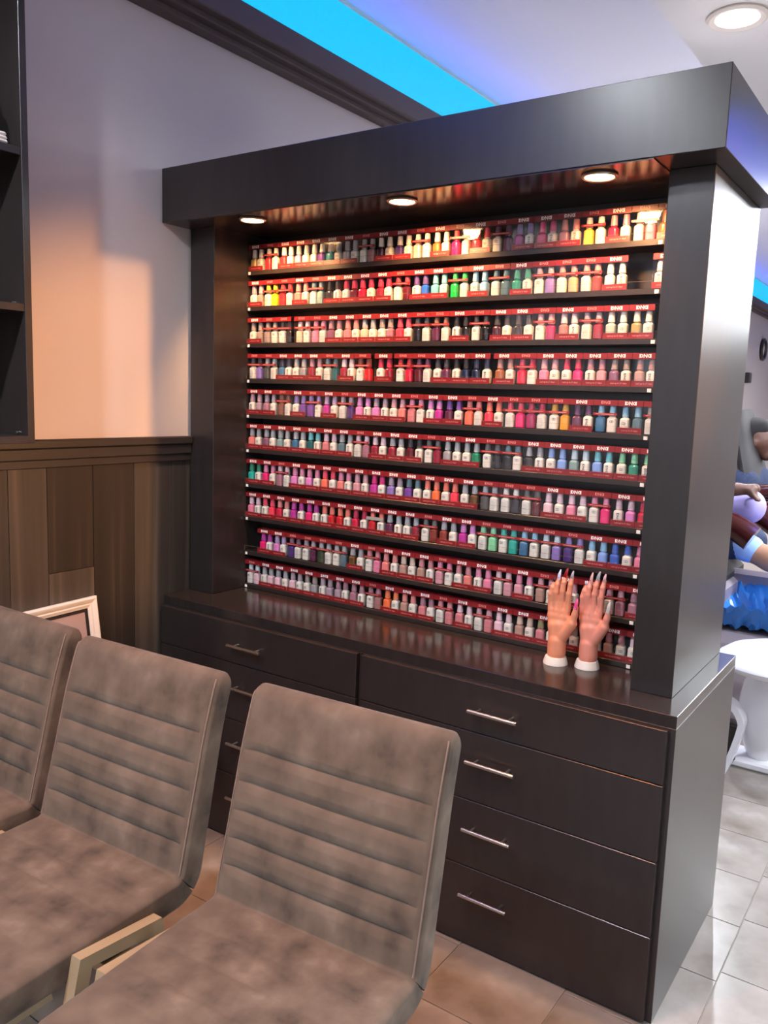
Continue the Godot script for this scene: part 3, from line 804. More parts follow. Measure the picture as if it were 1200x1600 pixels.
# ------------------------------------------------------------------ practice hands
func build_hands() -> void:
	var u := 0.000298
	# drawn flat in pixels of a close view, base at (258, 1095); z is the bend towards the room
	var q := func(x: float, y: float, z := 0.0) -> Vector3: return Vector3(((x - 258.0) + 0.062 * (y - 1095.0)) * u, (1095.0 - y) * u, z)
	var bones := [
		[q.call(270, 982), q.call(276, 860), 0.0285, 0.0275], [q.call(262, 860), q.call(250, 700), 0.021, 0.021], [q.call(292, 860), q.call(300, 690), 0.021, 0.021], [q.call(275, 860), q.call(345, 680), 0.022, 0.018],
		[q.call(235, 720), q.call(207, 480), 0.0165, 0.0095], [q.call(262, 720), q.call(262, 470), 0.017, 0.01], [q.call(295, 720), q.call(325, 460), 0.017, 0.0105], [q.call(330, 720), q.call(392, 490), 0.017, 0.0105],
		[q.call(215, 600), q.call(380, 600), 0.0135, 0.0125], [q.call(215, 540), q.call(375, 540), 0.0105, 0.0105],
		[q.call(330, 800), q.call(440, 650, 0.004), 0.021, 0.0165], [q.call(440, 650, 0.004), q.call(478, 550, 0.008), 0.0135, 0.0098], [q.call(478, 550, 0.008), q.call(496, 478, 0.01), 0.0098, 0.0074],
		[q.call(205, 480), q.call(212, 380, 0.005), 0.0088, 0.008], [q.call(212, 380, 0.005), q.call(232, 310, 0.004), 0.008, 0.0074], [q.call(232, 310, 0.004), q.call(252, 255, -0.002), 0.0074, 0.0058],
		[q.call(262, 470), q.call(272, 350, 0.005), 0.0094, 0.0084], [q.call(272, 350, 0.005), q.call(284, 270, 0.004), 0.0084, 0.0078], [q.call(284, 270, 0.004), q.call(296, 212, -0.001), 0.0078, 0.006],
		[q.call(325, 460), q.call(342, 330, 0.005), 0.0097, 0.0087], [q.call(342, 330, 0.005), q.call(356, 240, 0.004), 0.0087, 0.008], [q.call(356, 240, 0.004), q.call(368, 180, -0.001), 0.008, 0.0062],
		[q.call(392, 490), q.call(412, 350, 0.005), 0.0095, 0.0086], [q.call(412, 350, 0.005), q.call(428, 250, 0.004), 0.0086, 0.008], [q.call(428, 250, 0.004), q.call(438, 180, -0.001), 0.008, 0.006]]
	var hand := net(bones, 0.0026, 0.0032)
	# nails: root, tip, width
	var tips := [[q.call(250, 252, 0.003), q.call(262, 205, 0.004), 0.0085], [q.call(296, 222, 0.004), q.call(326, 110, 0.006), 0.0095], [q.call(367, 190, 0.004), q.call(402, 88, 0.006), 0.0105], [q.call(438, 192, 0.004), q.call(462, 105, 0.006), 0.0095], [q.call(494, 490, 0.016), q.call(522, 372, 0.017), 0.011]]
	var nails := []
	for n in tips:
		var g := Geo.new()
		var rings := []
		var ax: Vector3 = n[1] - n[0]
		var side := ax.cross(Vector3(0, 0, 1)).normalized()
		var up := side.cross(ax).normalized()
		for i in 9:
			var t := i / 8.0
			var w: float = n[2] * 0.5 * (0.75 if i == 0 else (1.0 if t < 0.55 else lerpf(1.0, 0.42, (t - 0.55) / 0.45)))
			var mid: Vector3 = n[0] + ax * t + up * (0.0022 * sin(PI * t))
			var r := PackedVector3Array()
			for j in 10:
				var a := PI * j / 9.0
				r.append(mid + side * cos(a) * w + up * sin(a) * w * 0.42)
			for j in 10:
				var a := PI * (9 - j) / 9.0
				r.append(mid + side * cos(a) * w * 0.94 + up * (sin(a) * w * 0.42 - 0.0008))
			rings.append(r)
		g.loft(rings)
		nails.append(g.mesh(50))
	var cuff := Geo.new()
	cuff.lathe(q.call(258, 1095), [[0.0, -0.0028], [0.0375, -0.0028], [0.0378, 0.0], [0.0345, 0.012], [0.0318, 0.0205], [0.0295, 0.0215], [0.0, 0.0215]], 40)
	var cm := cuff.mesh(35)
	var looks := [
		[Vector3(-0.429, 0.8831, -0.212), Color(0.86, 0.55, 0.42), "orange-tan practice hand with red and white nails, nearer the wall", [Color(0.2, 0.08, 0.08), Color(0.86, 0.86, 0.94), Color(0.62, 0.08, 0.08), Color(0.7, 0.68, 0.7), Color(0.9, 0.3, 0.55)], 0.0],
		[Vector3(-0.337, 0.8831, -0.238), Color(0.85, 0.54, 0.46), "pinkish practice hand with silver and pale pink nails by the end pillar", [Color(0.72, 0.7, 0.8), Color(0.9, 0.7, 0.68), Color(0.66, 0.66, 0.68), Color(0.86, 0.68, 0.7), Color(0.78, 0.74, 0.7)], -0.04]]
	for l in looks:
		var t := thing("practice_hand", l[2], "mannequin hand", l[0], l[4], "practice hands on the worktop")
		var skin := mat(l[1], 0.42)
		skin.subsurf_scatter_enabled = true
		skin.subsurf_scatter_strength = 0.08
		part("hand", hand, skin, t)
		part("cuff", cm, M.white_paint, t)
		for i in 5:
			var n := part("nail", nails[i], colored(l[3][i], 0.15, 0.0, 0.8), t)
			if i == 4:
				# little stones and a flower on the thumb nail
				var g := Geo.new()
				for p in 5:
					var a := TAU * p / 5
					g.lathe(q.call(494, 468, 0.0178) + Vector3(cos(a), sin(a), 0) * 0.0032, [[0.0, -0.0012], [0.0022, 0.0], [0.0, 0.0014]], 8)
				part("nail_flower", g.mesh(40), M.white_gloss, n)
			elif i in [1, 3]:
				var g := Geo.new()
				g.lathe(tips[i][0] + (tips[i][1] - tips[i][0]) * 0.25 + Vector3(0, 0, 0.0035), [[0.0, -0.001], [0.0026, 0.0], [0.0, 0.0012]], 10)
				part("nail_gem", g.mesh(30), colored(Color(0.15, 0.2, 0.5) if l[4] == 0.0 else Color(0.4, 0.05, 0.15), 0.1), n)

# ------------------------------------------------------------------ chairs
func sweep(path: Array, halfw: float, halft: Array, quilt: Array) -> Geo:
	# path: [y, z] points of the middle line; the cushion side is to the left of travel
	var g := Geo.new()
	var rings := []
	var n := path.size()
	var seg := 9
	for i in n:
		var a: Vector2 = path[maxi(i - 1, 0)]
		var b: Vector2 = path[mini(i + 1, n - 1)]
		var t := (b - a).normalized()
		var nn := Vector2(-t.y, t.x)
		var ht: float = halft[i][0]
		var hw: float = halfw * halft[i][1]
		var rc := minf(0.022, minf(ht, hw) * 0.95)
		var r := PackedVector3Array()
		var pts := []
		# front side from left to right, then round the back
		for j in seg * 2:
			pts.append([lerpf(-hw + rc, hw - rc, j / (seg * 2.0 - 1.0)), ht])
		for j in 5:
			var an := PI / 2 - PI / 2 * (j + 1) / 6.0
			pts.append([hw - rc + cos(an) * rc, ht - rc + sin(an) * rc])
		for j in 5:
			var an := -PI / 2 * (j + 1) / 6.0
			pts.append([hw - rc + cos(an) * rc, -ht + rc + sin(an) * rc])
		for j in 5: pts.append([lerpf(hw - rc, -hw + rc, j / 4.0), -ht])
		for j in 5:
			var an := -PI / 2 - PI / 2 * (j + 1) / 6.0
			pts.append([-hw + rc + cos(an) * rc, -ht + rc + sin(an) * rc])
		for j in 5:
			var an := PI - PI / 2 * (j + 1) / 6.0
			pts.append([-hw + rc + cos(an) * rc, ht - rc + sin(an) * rc])
		for p in pts:
			var d: float = p[1]
			if absf(p[0]) < hw - rc * 0.5 and d >= ht - 0.001:
				var e := clampf((hw - 0.02 - absf(p[0])) / 0.03, 0.0, 1.0)
				d += quilt[i] * e + 0.008 * (1.0 - pow(p[0] / hw, 2.0))
			var c: Vector2 = path[i] + nn * d
			r.append(Vector3(p[0], c.x, c.y))
		rings.append(r)
	g.loft(rings)
	return g

func make_chair() -> Node3D:
	var t := thing("suede_chair", "", "chair", Vector3.ZERO, 0, "brown suede chairs in front of the display")
	var th := 0.04
	var sy := 0.56
	var hw := 0.262
	var lean := deg_to_rad(13.5)
	var inner := 0.012
	# one line from the front of the seat, round the heel and up the back; the cushion side is the inside of the bend
	var depth := 0.47
	var tall := 0.462
	var line := []        # [point(y, z), distance along its own part, which part]
	var c := Vector2(sy + inner, inner)      # centre of the bend
	for i in 111:
		var k := depth * i / 110.0
		line.append([Vector2(sy - th, inner + depth - k), k, 0])
	var bend := PI / 2 - lean
	for i in range(1, 20):
		var a := bend * i / 20.0
		line.append([c + Vector2(-cos(a), -sin(a)) * (inner + th), 1.0 if i <= 10 else 0.0, 0 if i <= 10 else 1])
	var up := Vector2(cos(lean), -sin(lean))
	var foot := c + Vector2(-cos(bend), -sin(bend)) * (inner + th)
	for i in 201:
		var k := tall * i / 200.0
		line.append([foot + up * k + Vector2(0, -0.35 * pow(maxf(k - 0.28, 0.0), 2.0)), k, 1])
	for which in 2:
		var path := []
		var half := []
		var quilt := []
		for i in line.size():
			var p: Array = line[i]
			var keep: bool = p[2] == which or (which == 1 and i + 1 < line.size() and line[i + 1][2] == 1 and p[2] == 0)
			if not keep: continue
			path.append(p[0])
			var s: float = p[1]
			var free := s if which == 0 else tall - s
			var e := clampf(free / 0.034, 0.0, 1.0)
			var k := sqrt(maxf(1.0 - pow(1.0 - e, 2.0), 0.0))
			var slim := 1.0 if which == 0 else lerpf(1.0, 0.82, clampf(s / tall, 0.0, 1.0))
			half.append([maxf(th * slim * (0.28 + 0.72 * k), 0.003), lerpf(0.94, 1.0, k) * (1.0 if which == 0 else lerpf(1.0, 0.985, clampf(s / tall, 0.0, 1.0)))])
			var dq := 1.0
			for m in ([0.05, 0.13, 0.21, 0.29, 0.37] if which == 0 else [0.062, 0.122, 0.184, 0.248, 0.318]):
				dq = minf(dq, absf(s - m) / (0.012 if which == 0 else 0.02))
			quilt.append((0.003 if which == 0 else 0.0105) * (pow(clampf(dq, 0.0, 1.0), 0.42) - 1.0))
		var g := sweep(path, hw, half, quilt)
		var o := part(["seat", "backrest"][which], g.mesh(50), M.suede, t)
		if which == 1:
			for s in [-1.0, 1.0]:
				var pp := []
				for i in range(4, path.size() - 8, 3):
					var dir: Vector2 = (path[i + 1] - path[i - 1]).normalized()
					var nn := Vector2(-dir.y, dir.x)
					var q: Vector2 = path[i] + nn * (half[i][0] - 0.0035)
					pp.append(Vector3(s * (hw * half[i][1] - 0.009), q.x, q.y))
				var pg := Geo.new()
				pg.tube(pp, 0.0022, 6)
				part("piping", pg.mesh(60), M.piping, o)
	# a closed trapezoid of flat bar on either side
	for s in [-1.0, 1.0]:
		var o := [Vector2(sy - 0.014, 0.30), Vector2(sy - 0.04, 0.085), Vector2(0.0, -0.03), Vector2(0.0, 0.43)]
		var inn := [Vector2(sy - 0.045, 0.272), Vector2(sy - 0.069, 0.108), Vector2(0.028, 0.008), Vector2(0.028, 0.394)]
		var fg := Geo.new()
		var xa: float = hw
		var xb: float = hw + 0.027
		if s < 0:
			xa = -hw - 0.027
			xb = -hw
		for i in 4:
			var k := (i + 1) % 4
			var P := func(p: Vector2, x: float) -> Vector3: return Vector3(x, p.x, p.y)
			var m: Vector3 = (P.call(o[i], xa) + P.call(o[k], xa) + P.call(inn[i], xb) + P.call(inn[k], xb)) / 4.0
			for x in [xa, xb]: fg.quad_out(P.call(o[i], x), P.call(o[k], x), P.call(inn[k], x), P.call(inn[i], x), m)
			fg.quad_out(P.call(o[i], xa), P.call(o[k], xa), P.call(o[k], xb), P.call(o[i], xb), m)
			fg.quad_out(P.call(inn[i], xa), P.call(inn[k], xa), P.call(inn[k], xb), P.call(inn[i], xb), m)
		part("leg_frame", fg.mesh(0.0, false), M.champagne, t)
	part("cross_bar", bx(Vector3(-hw, sy - 2 * th - 0.03, 0.15), Vector3(hw, sy - 2 * th - 0.004, 0.22), 0.002), M.champagne, t)
	return t

func build_chairs() -> void:
	var c := make_chair()
	var d := c.duplicate()
	var e := c.duplicate()
	c.set_meta("label", "brown suede chair with channelled back, standing before the right-hand drawers")
	c.position = Vector3(-0.487, 0, 0.9)
	c.rotation.y = deg_to_rad(3.8)
	d.name = numbered("suede_chair")
	add_child(d)
	d.position = Vector3(-1.105, 0, 0.935)
	d.rotation.y = deg_to_rad(2.6)
	d.set_meta("label", "brown suede chair between the two others in the row")
	e.name = numbered("suede_chair")
	add_child(e)
	e.position = Vector3(-1.69, 0, 0.93)
	e.set_meta("label", "brown suede chair at the panelled wall, below the dark wall shelf")

# ------------------------------------------------------------------ things at the left wall
func build_wall_things() -> void:
	var t := thing("wall_shelf_unit", "dark open wall shelf unit hung above the wainscot rail", "shelf", Vector3(WALL_X, 1.505, 0.68))
	var d := 0.23
	var h := 1.49
	var w := 1.1
	part("back_panel", bx(Vector3(0.0, 0, 0.0), Vector3(0.012, h, w)), M.black, t)
	part("side_panel", bx(Vector3(0.012, 0, 0.0), Vector3(d, h, 0.022), 0.001), M.black, t)
	part("side_panel", bx(Vector3(0.012, 0, w - 0.022), Vector3(d, h, w), 0.001), M.black, t)
	part("bottom_board", bx(Vector3(0.012, 0, 0.022), Vector3(d, 0.022, w - 0.022), 0.001), M.black, t)
	part("top_board", bx(Vector3(0.012, h - 0.022, 0.022), Vector3(d, h, w - 0.022), 0.001), M.black, t)
	for y in [0.385, 0.822]:
		part("shelf_board", bx(Vector3(0.012, y, 0.022), Vector3(d - 0.004, y + 0.022, w - 0.022), 0.001), M.black, t)
	var pin := Geo.new()
	pin.lathe(Vector3.ZERO, [[0.0, 0.0], [0.004, 0.0], [0.004, 0.008], [0.0, 0.01]], 10)
	for y in [0.412, 0.85, 0.03]:
		var p := part("shelf_pin", pin.mesh(40), M.steel, t, Vector3(d - 0.05, y, 0.022))
		p.rotation.x = PI / 2
	# something dark and rounded standing on a pale folded cloth
	var b := thing("folded_cloth", "pale folded cloth on the upper board of the wall shelf", "cloth", Vector3(WALL_X + 0.168, 1.505 + 0.8445, 0.805))
	var cl := Geo.new()
	for k in 3: cl.box(Vector3(-0.06 + 0.004 * k, 0.011 * k, -0.07), Vector3(0.055 - 0.003 * k, 0.011 * k + 0.0105, 0.08 - 0.005 * k), 0.005)
	part("cloth", cl.mesh(), M.white_paint, b)
	var v := thing("dark_vase", "dark rounded glass vase standing on the pale cloth in the wall shelf", "vase", Vector3(WALL_X + 0.168, 1.505 + 0.8445 + 0.0335, 0.795))
	var vg := Geo.new()
	vg.lathe(Vector3.ZERO, [[0.0, 0.0], [0.036, 0.0], [0.048, 0.02], [0.052, 0.05], [0.044, 0.085], [0.026, 0.11], [0.021, 0.125], [0.025, 0.135], [0.019, 0.135], [0.017, 0.12], [0.0, 0.11]], 28)
	part("vase", vg.mesh(40), colored(Color(0.1, 0.1, 0.14), 0.12), v)
	# a white picture frame leaning on the boards
	var f := thing("picture_frame", "white moulded picture frame leaning on the wooden wainscot behind the chairs", "picture frame", Vector3(WALL_X + 0.012, 0.935, 0.322))
	f.rotation = Vector3(0.025, 0, 0.12)
	var W := 0.4
	var H := 0.9
	var fw := 0.038
	for k in 4:
		var g := Geo.new()
		var o := [Vector2(0, 0), Vector2(W, 0), Vector2(W, -H), Vector2(0, -H)]
		var cc := Vector2(W / 2, -H / 2)
		# profile of the moulding: inset from the rim, height above the back
		var prof := [[0.0, 0.0], [0.0, 0.014], [0.006, 0.02], [0.012, 0.019], [0.022, 0.013], [0.027, 0.014], [0.033, 0.011], [fw, 0.009], [fw, 0.0]]
		var ends := []
		for e in [k, (k + 1) % 4]:
			var r := PackedVector3Array()
			for p in prof:
				var c: Vector2 = o[e]
				var q := Vector2(c.x + (p[0] if c.x == 0 else -p[0]), c.y + (-p[0] if c.y == 0 else p[0]))
				r.append(Vector3(p[1], q.y, q.x))
			ends.append(r)
		g.loft(ends)
		part("frame_side", g.mesh(25), M.white_paint, f)
	part("backing", bx(Vector3(0.001, -H + 0.03, 0.03), Vector3(0.004, -0.03, W - 0.03)), M.white_paint, f)
	part("dark_mat", boxes([[Vector3(0.004, -H + fw, fw), Vector3(0.007, -H + fw + 0.012, W - fw)], [Vector3(0.004, -fw - 0.012, fw), Vector3(0.007, -fw, W - fw)], [Vector3(0.004, -H + fw + 0.012, fw), Vector3(0.007, -fw - 0.012, fw + 0.012)], [Vector3(0.004, -H + fw + 0.012, W - fw - 0.012), Vector3(0.007, -fw - 0.012, W - fw)]]), M.black, f)
	var pr := part("print", bx(Vector3(0.0045, -H + fw + 0.012, fw + 0.012), Vector3(0.0055, -fw - 0.012, W - fw - 0.012)), mat(Color(0.66, 0.57, 0.56), 0.35), f)
	var pg := Geo.new()
	var ring := []
	for x in [0.0055, 0.006]:
		var r := PackedVector3Array()
		for j in 24:
			var a := TAU * j / 24
			r.append(Vector3(x, -0.36 + sin(a) * 0.305, 0.24 + cos(a) * 0.13))
		ring.append(r)
	pg.loft(ring)
	part("printed_shape", pg.mesh(), mat(Color(0.15, 0.11, 0.105), 0.35), pr)

# ------------------------------------------------------------------ the pedicure room behind
func build_background() -> void:
	# pedicure chairs with people in them, facing the aisle
	var seats := [[-3.05, "pedicure chair with glossy dark red armrest behind the display", -0.83, 0.62], [-4.45, "grey massage chair holding the person in the denim jacket", -0.36, 0.46]]
	var beige := mat(Color(0.72, 0.67, 0.64), 0.5)
	var first: Array[Node3D] = []
	for s in seats:
		var t := thing("pedicure_chair", s[1], "pedicure chair", Vector3(s[2], 0, s[0]), 0, "pedicure chairs along the aisle")
		part("base", bx(Vector3(-0.4, 0.0, -0.36), Vector3(0.27, s[3], 0.36), 0.04), beige, t)
		part("seat", bx(Vector3(-0.35, s[3], -0.28), Vector3(0.34, s[3] + 0.16, 0.28), 0.05), M.grey_leather, t)
		var b := Geo.new()
		var rings := []
		for i in 12:
			var k := i / 11.0
			var r := PackedVector3Array()
			var hw := 0.3 * (0.75 + 0.25 * sin(PI * minf(k * 1.2, 1.0))) * (1.0 if i < 11 else 0.75)
			for j in 20:
				var a := TAU * j / 20
				r.append(Vector3(-0.2 - 0.28 * k + cos(a) * 0.085, 0.7 + 0.98 * k, sin(a) * hw))
			rings.append(r)
		b.loft(rings)
		var bk := part("backrest", b.mesh(50), M.grey_leather, t)
		for z in [-0.24, 0.24]:
			var c := Geo.new()
			var path := []
			for i in 10: path.append(Vector3(-0.27 - 0.28 * i / 9.0, 0.82 + 0.75 * i / 9.0, z))
			c.tube(path, 0.035, 8)
			part("side_pad", c.mesh(60), mat(Color(0.34, 0.315, 0.3), 0.6), bk)
		for z in [-0.38, 0.32]:
			var arm := Geo.new()
			var path := []
			var rad := []
			for i in 16:
				var k := i / 15.0
				path.append(Vector3(-0.42 + 0.9 * k, 1.08 + 0.05 * sin(PI * k) - 0.1 * pow(k, 4.0), z + 0.03))
				rad.append(0.045 + 0.03 * k)
			arm.tube(path, rad, 14)
			arm.box(Vector3(-0.42, 0.97, z), Vector3(0.36, 1.06, z + 0.06), 0.02)
			part("armrest", arm.mesh(50), M.mahogany, t)
			part("side_panel", bx(Vector3(-0.42, 0.5, z), Vector3(0.2, 0.97, z + 0.055), 0.015), beige, t)
		first.append(t)
	# added copies across the aisle, out of view, to darken the end pillar reflection
	for k in 3:
		var o := first[1].duplicate()
		o.name = numbered("pedicure_chair")
		add_child(o)
		o.position = Vector3(1.1, 0, -3.4 - 1.35 * k)
		o.rotation.y = PI
		o.set_meta("label", "added unseen grey pedicure chair across the aisle, %s from the display" % ORDINAL[k])
	# person in a lilac top, mostly behind the display
	var a := thing("person", "person in lilac top and rolled jeans seated in the red-armed chair", "person", Vector3(-0.83, 0.0, -3.05))
	var skin := [
		[Vector3(-0.22, 1.34, 0), Vector3(-0.2, 1.44, 0), 0.06, 0.055], [Vector3(-0.19, 1.5, 0), Vector3(-0.17, 1.6, 0), 0.085, 0.095], [Vector3(-0.1, 1.53, 0), Vector3(-0.075, 1.52, 0), 0.02, 0.016],
		[Vector3(-0.12, 1.28, 0.2), Vector3(0.1, 1.15, 0.29), 0.055, 0.045], [Vector3(0.1, 1.15, 0.29), Vector3(0.36, 1.235, 0.28), 0.045, 0.032],
		[Vector3(0.36, 1.235, 0.28), Vector3(0.44, 1.24, 0.27), 0.034, 0.03],
		[Vector3(-0.12, 1.28, -0.2), Vector3(0.1, 1.15, -0.29), 0.055, 0.045], [Vector3(0.1, 1.15, -0.29), Vector3(0.36, 1.2, -0.25), 0.045, 0.032]]
	for k in 4: skin.append([Vector3(0.43, 1.235, 0.245 + 0.018 * k), Vector3(0.485 - 0.006 * absf(k - 1.5), 1.185, 0.25 + 0.018 * k), 0.011, 0.009])
	skin.append([Vector3(0.39, 1.225, 0.24), Vector3(0.44, 1.19, 0.215), 0.012, 0.009])
	part("body", net(skin, 0.011, 0.02), M.skin_dark, a)
	part("shirt", net([[Vector3(-0.2, 0.9, 0), Vector3(-0.2, 1.25, 0), 0.17, 0.15], [Vector3(-0.15, 1.27, -0.17), Vector3(-0.15, 1.27, 0.17), 0.085, 0.085], [Vector3(-0.05, 1.0, 0.02), Vector3(0.4, 1.13, 0.14), 0.18, 0.1], [Vector3(-0.13, 1.27, 0.2), Vector3(0.0, 1.2, 0.25), 0.075, 0.065]], 0.016, 0.05), M.lilac, a)
	part("jeans", net([[Vector3(-0.15, 0.86, 0.1), Vector3(0.4, 0.9, 0.12), 0.11, 0.08], [Vector3(-0.15, 0.86, -0.1), Vector3(0.4, 0.9, -0.12), 0.11, 0.08]], 0.016, 0.04), M.denim, a)
	part("rolled_cuff", net([[Vector3(0.37, 0.9, 0.12), Vector3(0.43, 0.885, 0.12), 0.082, 0.08]], 0.01, 0.01), mat(Color(0.56, 0.68, 0.86), 0.8), a)
	part("leg", net([[Vector3(0.4, 0.89, 0.12), Vector3(0.55, 0.84, 0.13), 0.066, 0.066], [Vector3(0.55, 0.84, 0.13), Vector3(0.86, 0.74, 0.13), 0.066, 0.042], [Vector3(0.88, 0.735, 0.13), Vector3(0.92, 0.7, 0.13), 0.036, 0.034], [Vector3(0.92, 0.71, 0.13), Vector3(0.975, 0.86, 0.13), 0.032, 0.024], [Vector3(0.965, 0.83, 0.115), Vector3(0.985, 0.885, 0.1), 0.02, 0.015], [Vector3(0.965, 0.83, 0.145), Vector3(0.98, 0.875, 0.155), 0.018, 0.012]], 0.011, 0.03), M.skin_lit, a)
	# person in the denim jacket
	var p := thing("person", "person in blue denim jacket leaning back in the grey massage chair", "person", Vector3(-0.99, -0.13, -4.45))
	p.scale = Vector3.ONE * 1.14
	var head := Vector3(0.27, 1.39, 0.0)
	part("body", net([
		[head + Vector3(-0.02, 0.035, 0), head + Vector3(0.005, 0.0, 0), 0.092, 0.088], [head + Vector3(0.03, -0.06, 0), head + Vector3(0.05, -0.085, 0), 0.055, 0.042], [head + Vector3(-0.04, -0.08, 0), head + Vector3(-0.07, -0.2, 0), 0.055, 0.06],
		[head + Vector3(0.085, -0.01, 0), head + Vector3(0.103, -0.028, 0), 0.013, 0.012], [head + Vector3(0.08, -0.062, 0), head + Vector3(0.09, -0.07, 0), 0.014, 0.01], [head + Vector3(-0.01, -0.01, 0.085), head + Vector3(-0.015, -0.03, 0.088), 0.014, 0.011],
		[Vector3(0.3, 0.98, 0.24), Vector3(0.5, 0.98, 0.22), 0.04, 0.032], [Vector3(0.5, 0.98, 0.22), Vector3(0.58, 0.97, 0.2), 0.036, 0.026]], 0.009, 0.02), M.skin_dark, p)
	part("hair", net([[head + Vector3(-0.045, 0.055, 0), head + Vector3(-0.065, -0.03, 0), 0.097, 0.094], [head + Vector3(0.01, 0.08, -0.025), head + Vector3(0.01, 0.08, 0.025), 0.052, 0.052], [head + Vector3(-0.1, 0.0, 0), head + Vector3(-0.12, -0.06, 0), 0.05, 0.04]], 0.012, 0.03), M.hair, p)
	part("jacket", net([[Vector3(0.44, 0.74, 0), Vector3(0.25, 1.08, 0), 0.18, 0.155], [Vector3(0.23, 1.13, -0.17), Vector3(0.23, 1.13, 0.17), 0.09, 0.09], [Vector3(0.23, 1.13, 0.2), Vector3(0.27, 0.95, 0.28), 0.08, 0.066], [Vector3(0.27, 0.95, 0.28), Vector3(0.46, 1.0, 0.23), 0.066, 0.05], [Vector3(0.19, 1.2, -0.05), Vector3(0.2, 1.2, 0.06), 0.06, 0.06]], 0.014, 0.04), M.denim, p)
	part("trousers", net([[Vector3(0.4, 0.7, 0.1), Vector3(0.95, 0.76, 0.12), 0.11, 0.08], [Vector3(0.4, 0.7, -0.1), Vector3(0.95, 0.76, -0.12), 0.11, 0.08]], 0.018, 0.04), M.denim, p)
	# foot basin lined with blue film, in front of the first chair
	var b := thing("foot_basin", "beige foot basin lined with crinkled blue plastic film", "foot basin", Vector3(-0.13, 0, -2.75))
	part("tub", bx(Vector3(-0.38, 0.0, -0.34), Vector3(0.42, 0.5, 0.34), 0.05), mat(Color(0.66, 0.62, 0.64), 0.4), b)
	part("backrest_rim", boxes([[Vector3(-0.4, 0.5, -0.34), Vector3(0.42, 0.74, -0.27)], [Vector3(-0.4, 0.5, -0.27), Vector3(-0.33, 0.7, 0.3)]], 0.025), mat(Color(0.5, 0.46, 0.5), 0.35), b)
	var fn := FastNoiseLite.new()
	fn.seed = 4
	fn.frequency = 9.0
	var film := Geo.new()
	var grid := []
	for i in 34:
		var row := []
		for j in 40:
			var x := -0.36 + 0.78 * j / 39.0
			var z := -0.27 + 0.62 * i / 33.0
			var edge := minf(minf(x + 0.36, 0.42 - x), minf(z + 0.27, 0.35 - z))
			var y := 0.53 + 0.13 * clampf(1.0 - edge / 0.08, 0.0, 1.0) + 0.035 * fn.get_noise_2d(x * 1.6, z * 1.6) + 0.02 * fn.get_noise_2d(x * 5.0 + 9.0, z * 5.0)
			row.append(Vector3(x, y, z))
		grid.append(row)
	for i in 33:
		for j in 39: film.quad(grid[i][j], grid[i][j + 1], grid[i + 1][j + 1], grid[i + 1][j])
	part("blue_film", film.mesh(25, false), mat(Color(0.17, 0.42, 0.72), 0.12), b)
	# the white moulded stool and its shell at the aisle
	var s := thing("white_stool", "white moulded stool with domed seat and arched foot beside the cabinet", "stool", Vector3(-0.07, 0, -2.0))
	var top := Geo.new()
	top.lathe(Vector3.ZERO, [[0.0, 0.455], [0.16, 0.455], [0.245, 0.485], [0.262, 0.51], [0.25, 0.53], [0.2, 0.565], [0.12, 0.592], [0.05, 0.6], [0.0, 0.601]], 48)
	part("seat", top.mesh(40), M.white_gloss, s)
	var body := Geo.new()
	var rings := []
	for i in 14:
		var k := i / 13.0
		var w := 0.1 + 0.035 * sin(PI * k) - 0.045 * pow(1.0 - k, 2.0)
		var r := PackedVector3Array()
		for j in 24:
			var an := TAU * j / 24
			r.append(Vector3(cos(an) * w - 0.03 + 0.02 * k, 0.04 + 0.42 * k, sin(an) * w * 0.9))
		rings.append(r)
	body.loft(rings)
	part("column", body.mesh(40), M.white_gloss, s)
	var arch := Geo.new()
	var ar := []
	for i in 18:
		var an := PI * (0.62 - 0.75 * i / 17.0)
		var c := Vector3(-0.19 + cos(an) * 0.1, 0.2 + sin(an) * 0.13, 0.15)
		if i > 12: c = c.lerp(Vector3(-0.15, 0.0, 0.2), (i - 12) / 5.0)
		var o := Vector3(cos(an), sin(an), 0) * 0.014
		ar.append(PackedVector3Array([c - o - Vector3(0, 0, 0.05), c + o - Vector3(0, 0, 0.05), c + o + Vector3(0, 0, 0.03), c - o + Vector3(0, 0, 0.03)]))
	arch.loft(ar)
	part("arched_foot", arch.mesh(30), M.white_gloss, s)
	part("dark_panel", bx(Vector3(-0.3, 0.02, 0.08), Vector3(-0.12, 0.19, 0.1), 0.004), M.black, s)
	part("foot_pad", bx(Vector3(-0.3, 0.0, -0.1), Vector3(0.06, 0.04, 0.1), 0.01), M.white_gloss, s)
	# wall clock and a little dark box far down the left wall
	var k := thing("wall_clock", "round dark-rimmed wall clock far down the painted wall", "clock", Vector3(WALL_X, 2.55, -11.1))
	var rim := Geo.new()
	rim.lathe(Vector3.ZERO, [[0.12, 0.0], [0.155, 0.0], [0.165, 0.03], [0.15, 0.05], [0.128, 0.045], [0.12, 0.02], [0.12, 0.0]], 36)
	var ro := part("rim", rim.mesh(40), M.black, k)
	ro.rotation.z = -PI / 2
	var face := Geo.new()
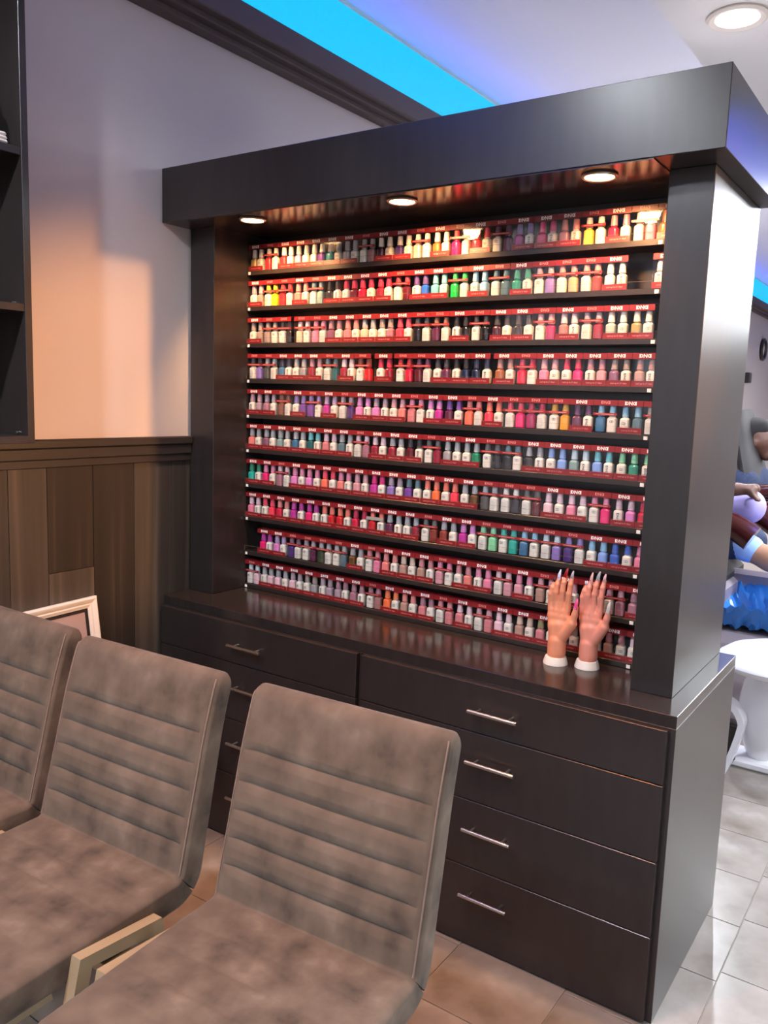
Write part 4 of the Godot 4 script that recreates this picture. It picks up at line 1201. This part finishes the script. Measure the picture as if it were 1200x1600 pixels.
	face.lathe(Vector3.ZERO, [[0.0, 0.002], [0.122, 0.002], [0.122, 0.015], [0.0, 0.015]], 36)
	var fo := part("face", face.mesh(30), M.white_paint, k)
	fo.rotation.z = -PI / 2
	part("hour_hand", bx(Vector3(0.016, -0.01, -0.006), Vector3(0.02, 0.07, 0.006)), M.black, k)
	part("minute_hand", bx(Vector3(0.021, -0.005, -0.005), Vector3(0.024, 0.005, 0.1)), M.black, k)
	var bo := thing("wall_box", "small dark square wall box below the clock", "wall box", Vector3(WALL_X, 2.04, -10.2))
	part("box", bx(Vector3(0, 0, -0.07), Vector3(0.06, 0.14, 0.07), 0.005), M.black, bo)
	part("cover", bx(Vector3(0.06, 0.01, -0.06), Vector3(0.066, 0.13, 0.06), 0.002), M.black, bo)

func _ready() -> void:
	rng.seed = 20
	# camera
	var cam := Camera3D.new()
	cam.name = "camera"
	cam.fov = rad_to_deg(2.0 * atan(800.0 / 1298.84))
	cam.near = 0.05
	cam.far = 60.0
	add_child(cam)
	cam.position = Vector3(0.5285, 1.6762, 2.1465)
	cam.basis = Basis.from_euler(Vector3(-0.1369, 0.6015, 0.0338), EULER_ORDER_YXZ)
	# sky and exposure
	var env := Environment.new()
	env.background_mode = Environment.BG_SKY
	var sky := Sky.new()
	var sm := ProceduralSkyMaterial.new()
	sm.sky_top_color = Color(0.62, 0.72, 0.86)
	sm.sky_horizon_color = Color(0.86, 0.9, 0.95)
	sm.ground_bottom_color = Color(0.42, 0.42, 0.42)
	sm.ground_horizon_color = Color(0.6, 0.6, 0.62)
	sm.energy_multiplier = 2.4
	sky.sky_material = sm
	env.sky = sky
	env.tonemap_mode = Environment.TONE_MAPPER_LINEAR
	env.tonemap_exposure = 1.1
	env.sdfgi_enabled = true
	env.ssao_enabled = true
	env.ssil_enabled = true
	var we := WorldEnvironment.new()
	we.name = "environment"
	we.environment = env
	add_child(we)
	make_materials()
	build_room()
	build_lamps()
	build_display()
	build_chairs()
	build_packs()
	build_hands()
	build_wall_things()
	build_background()
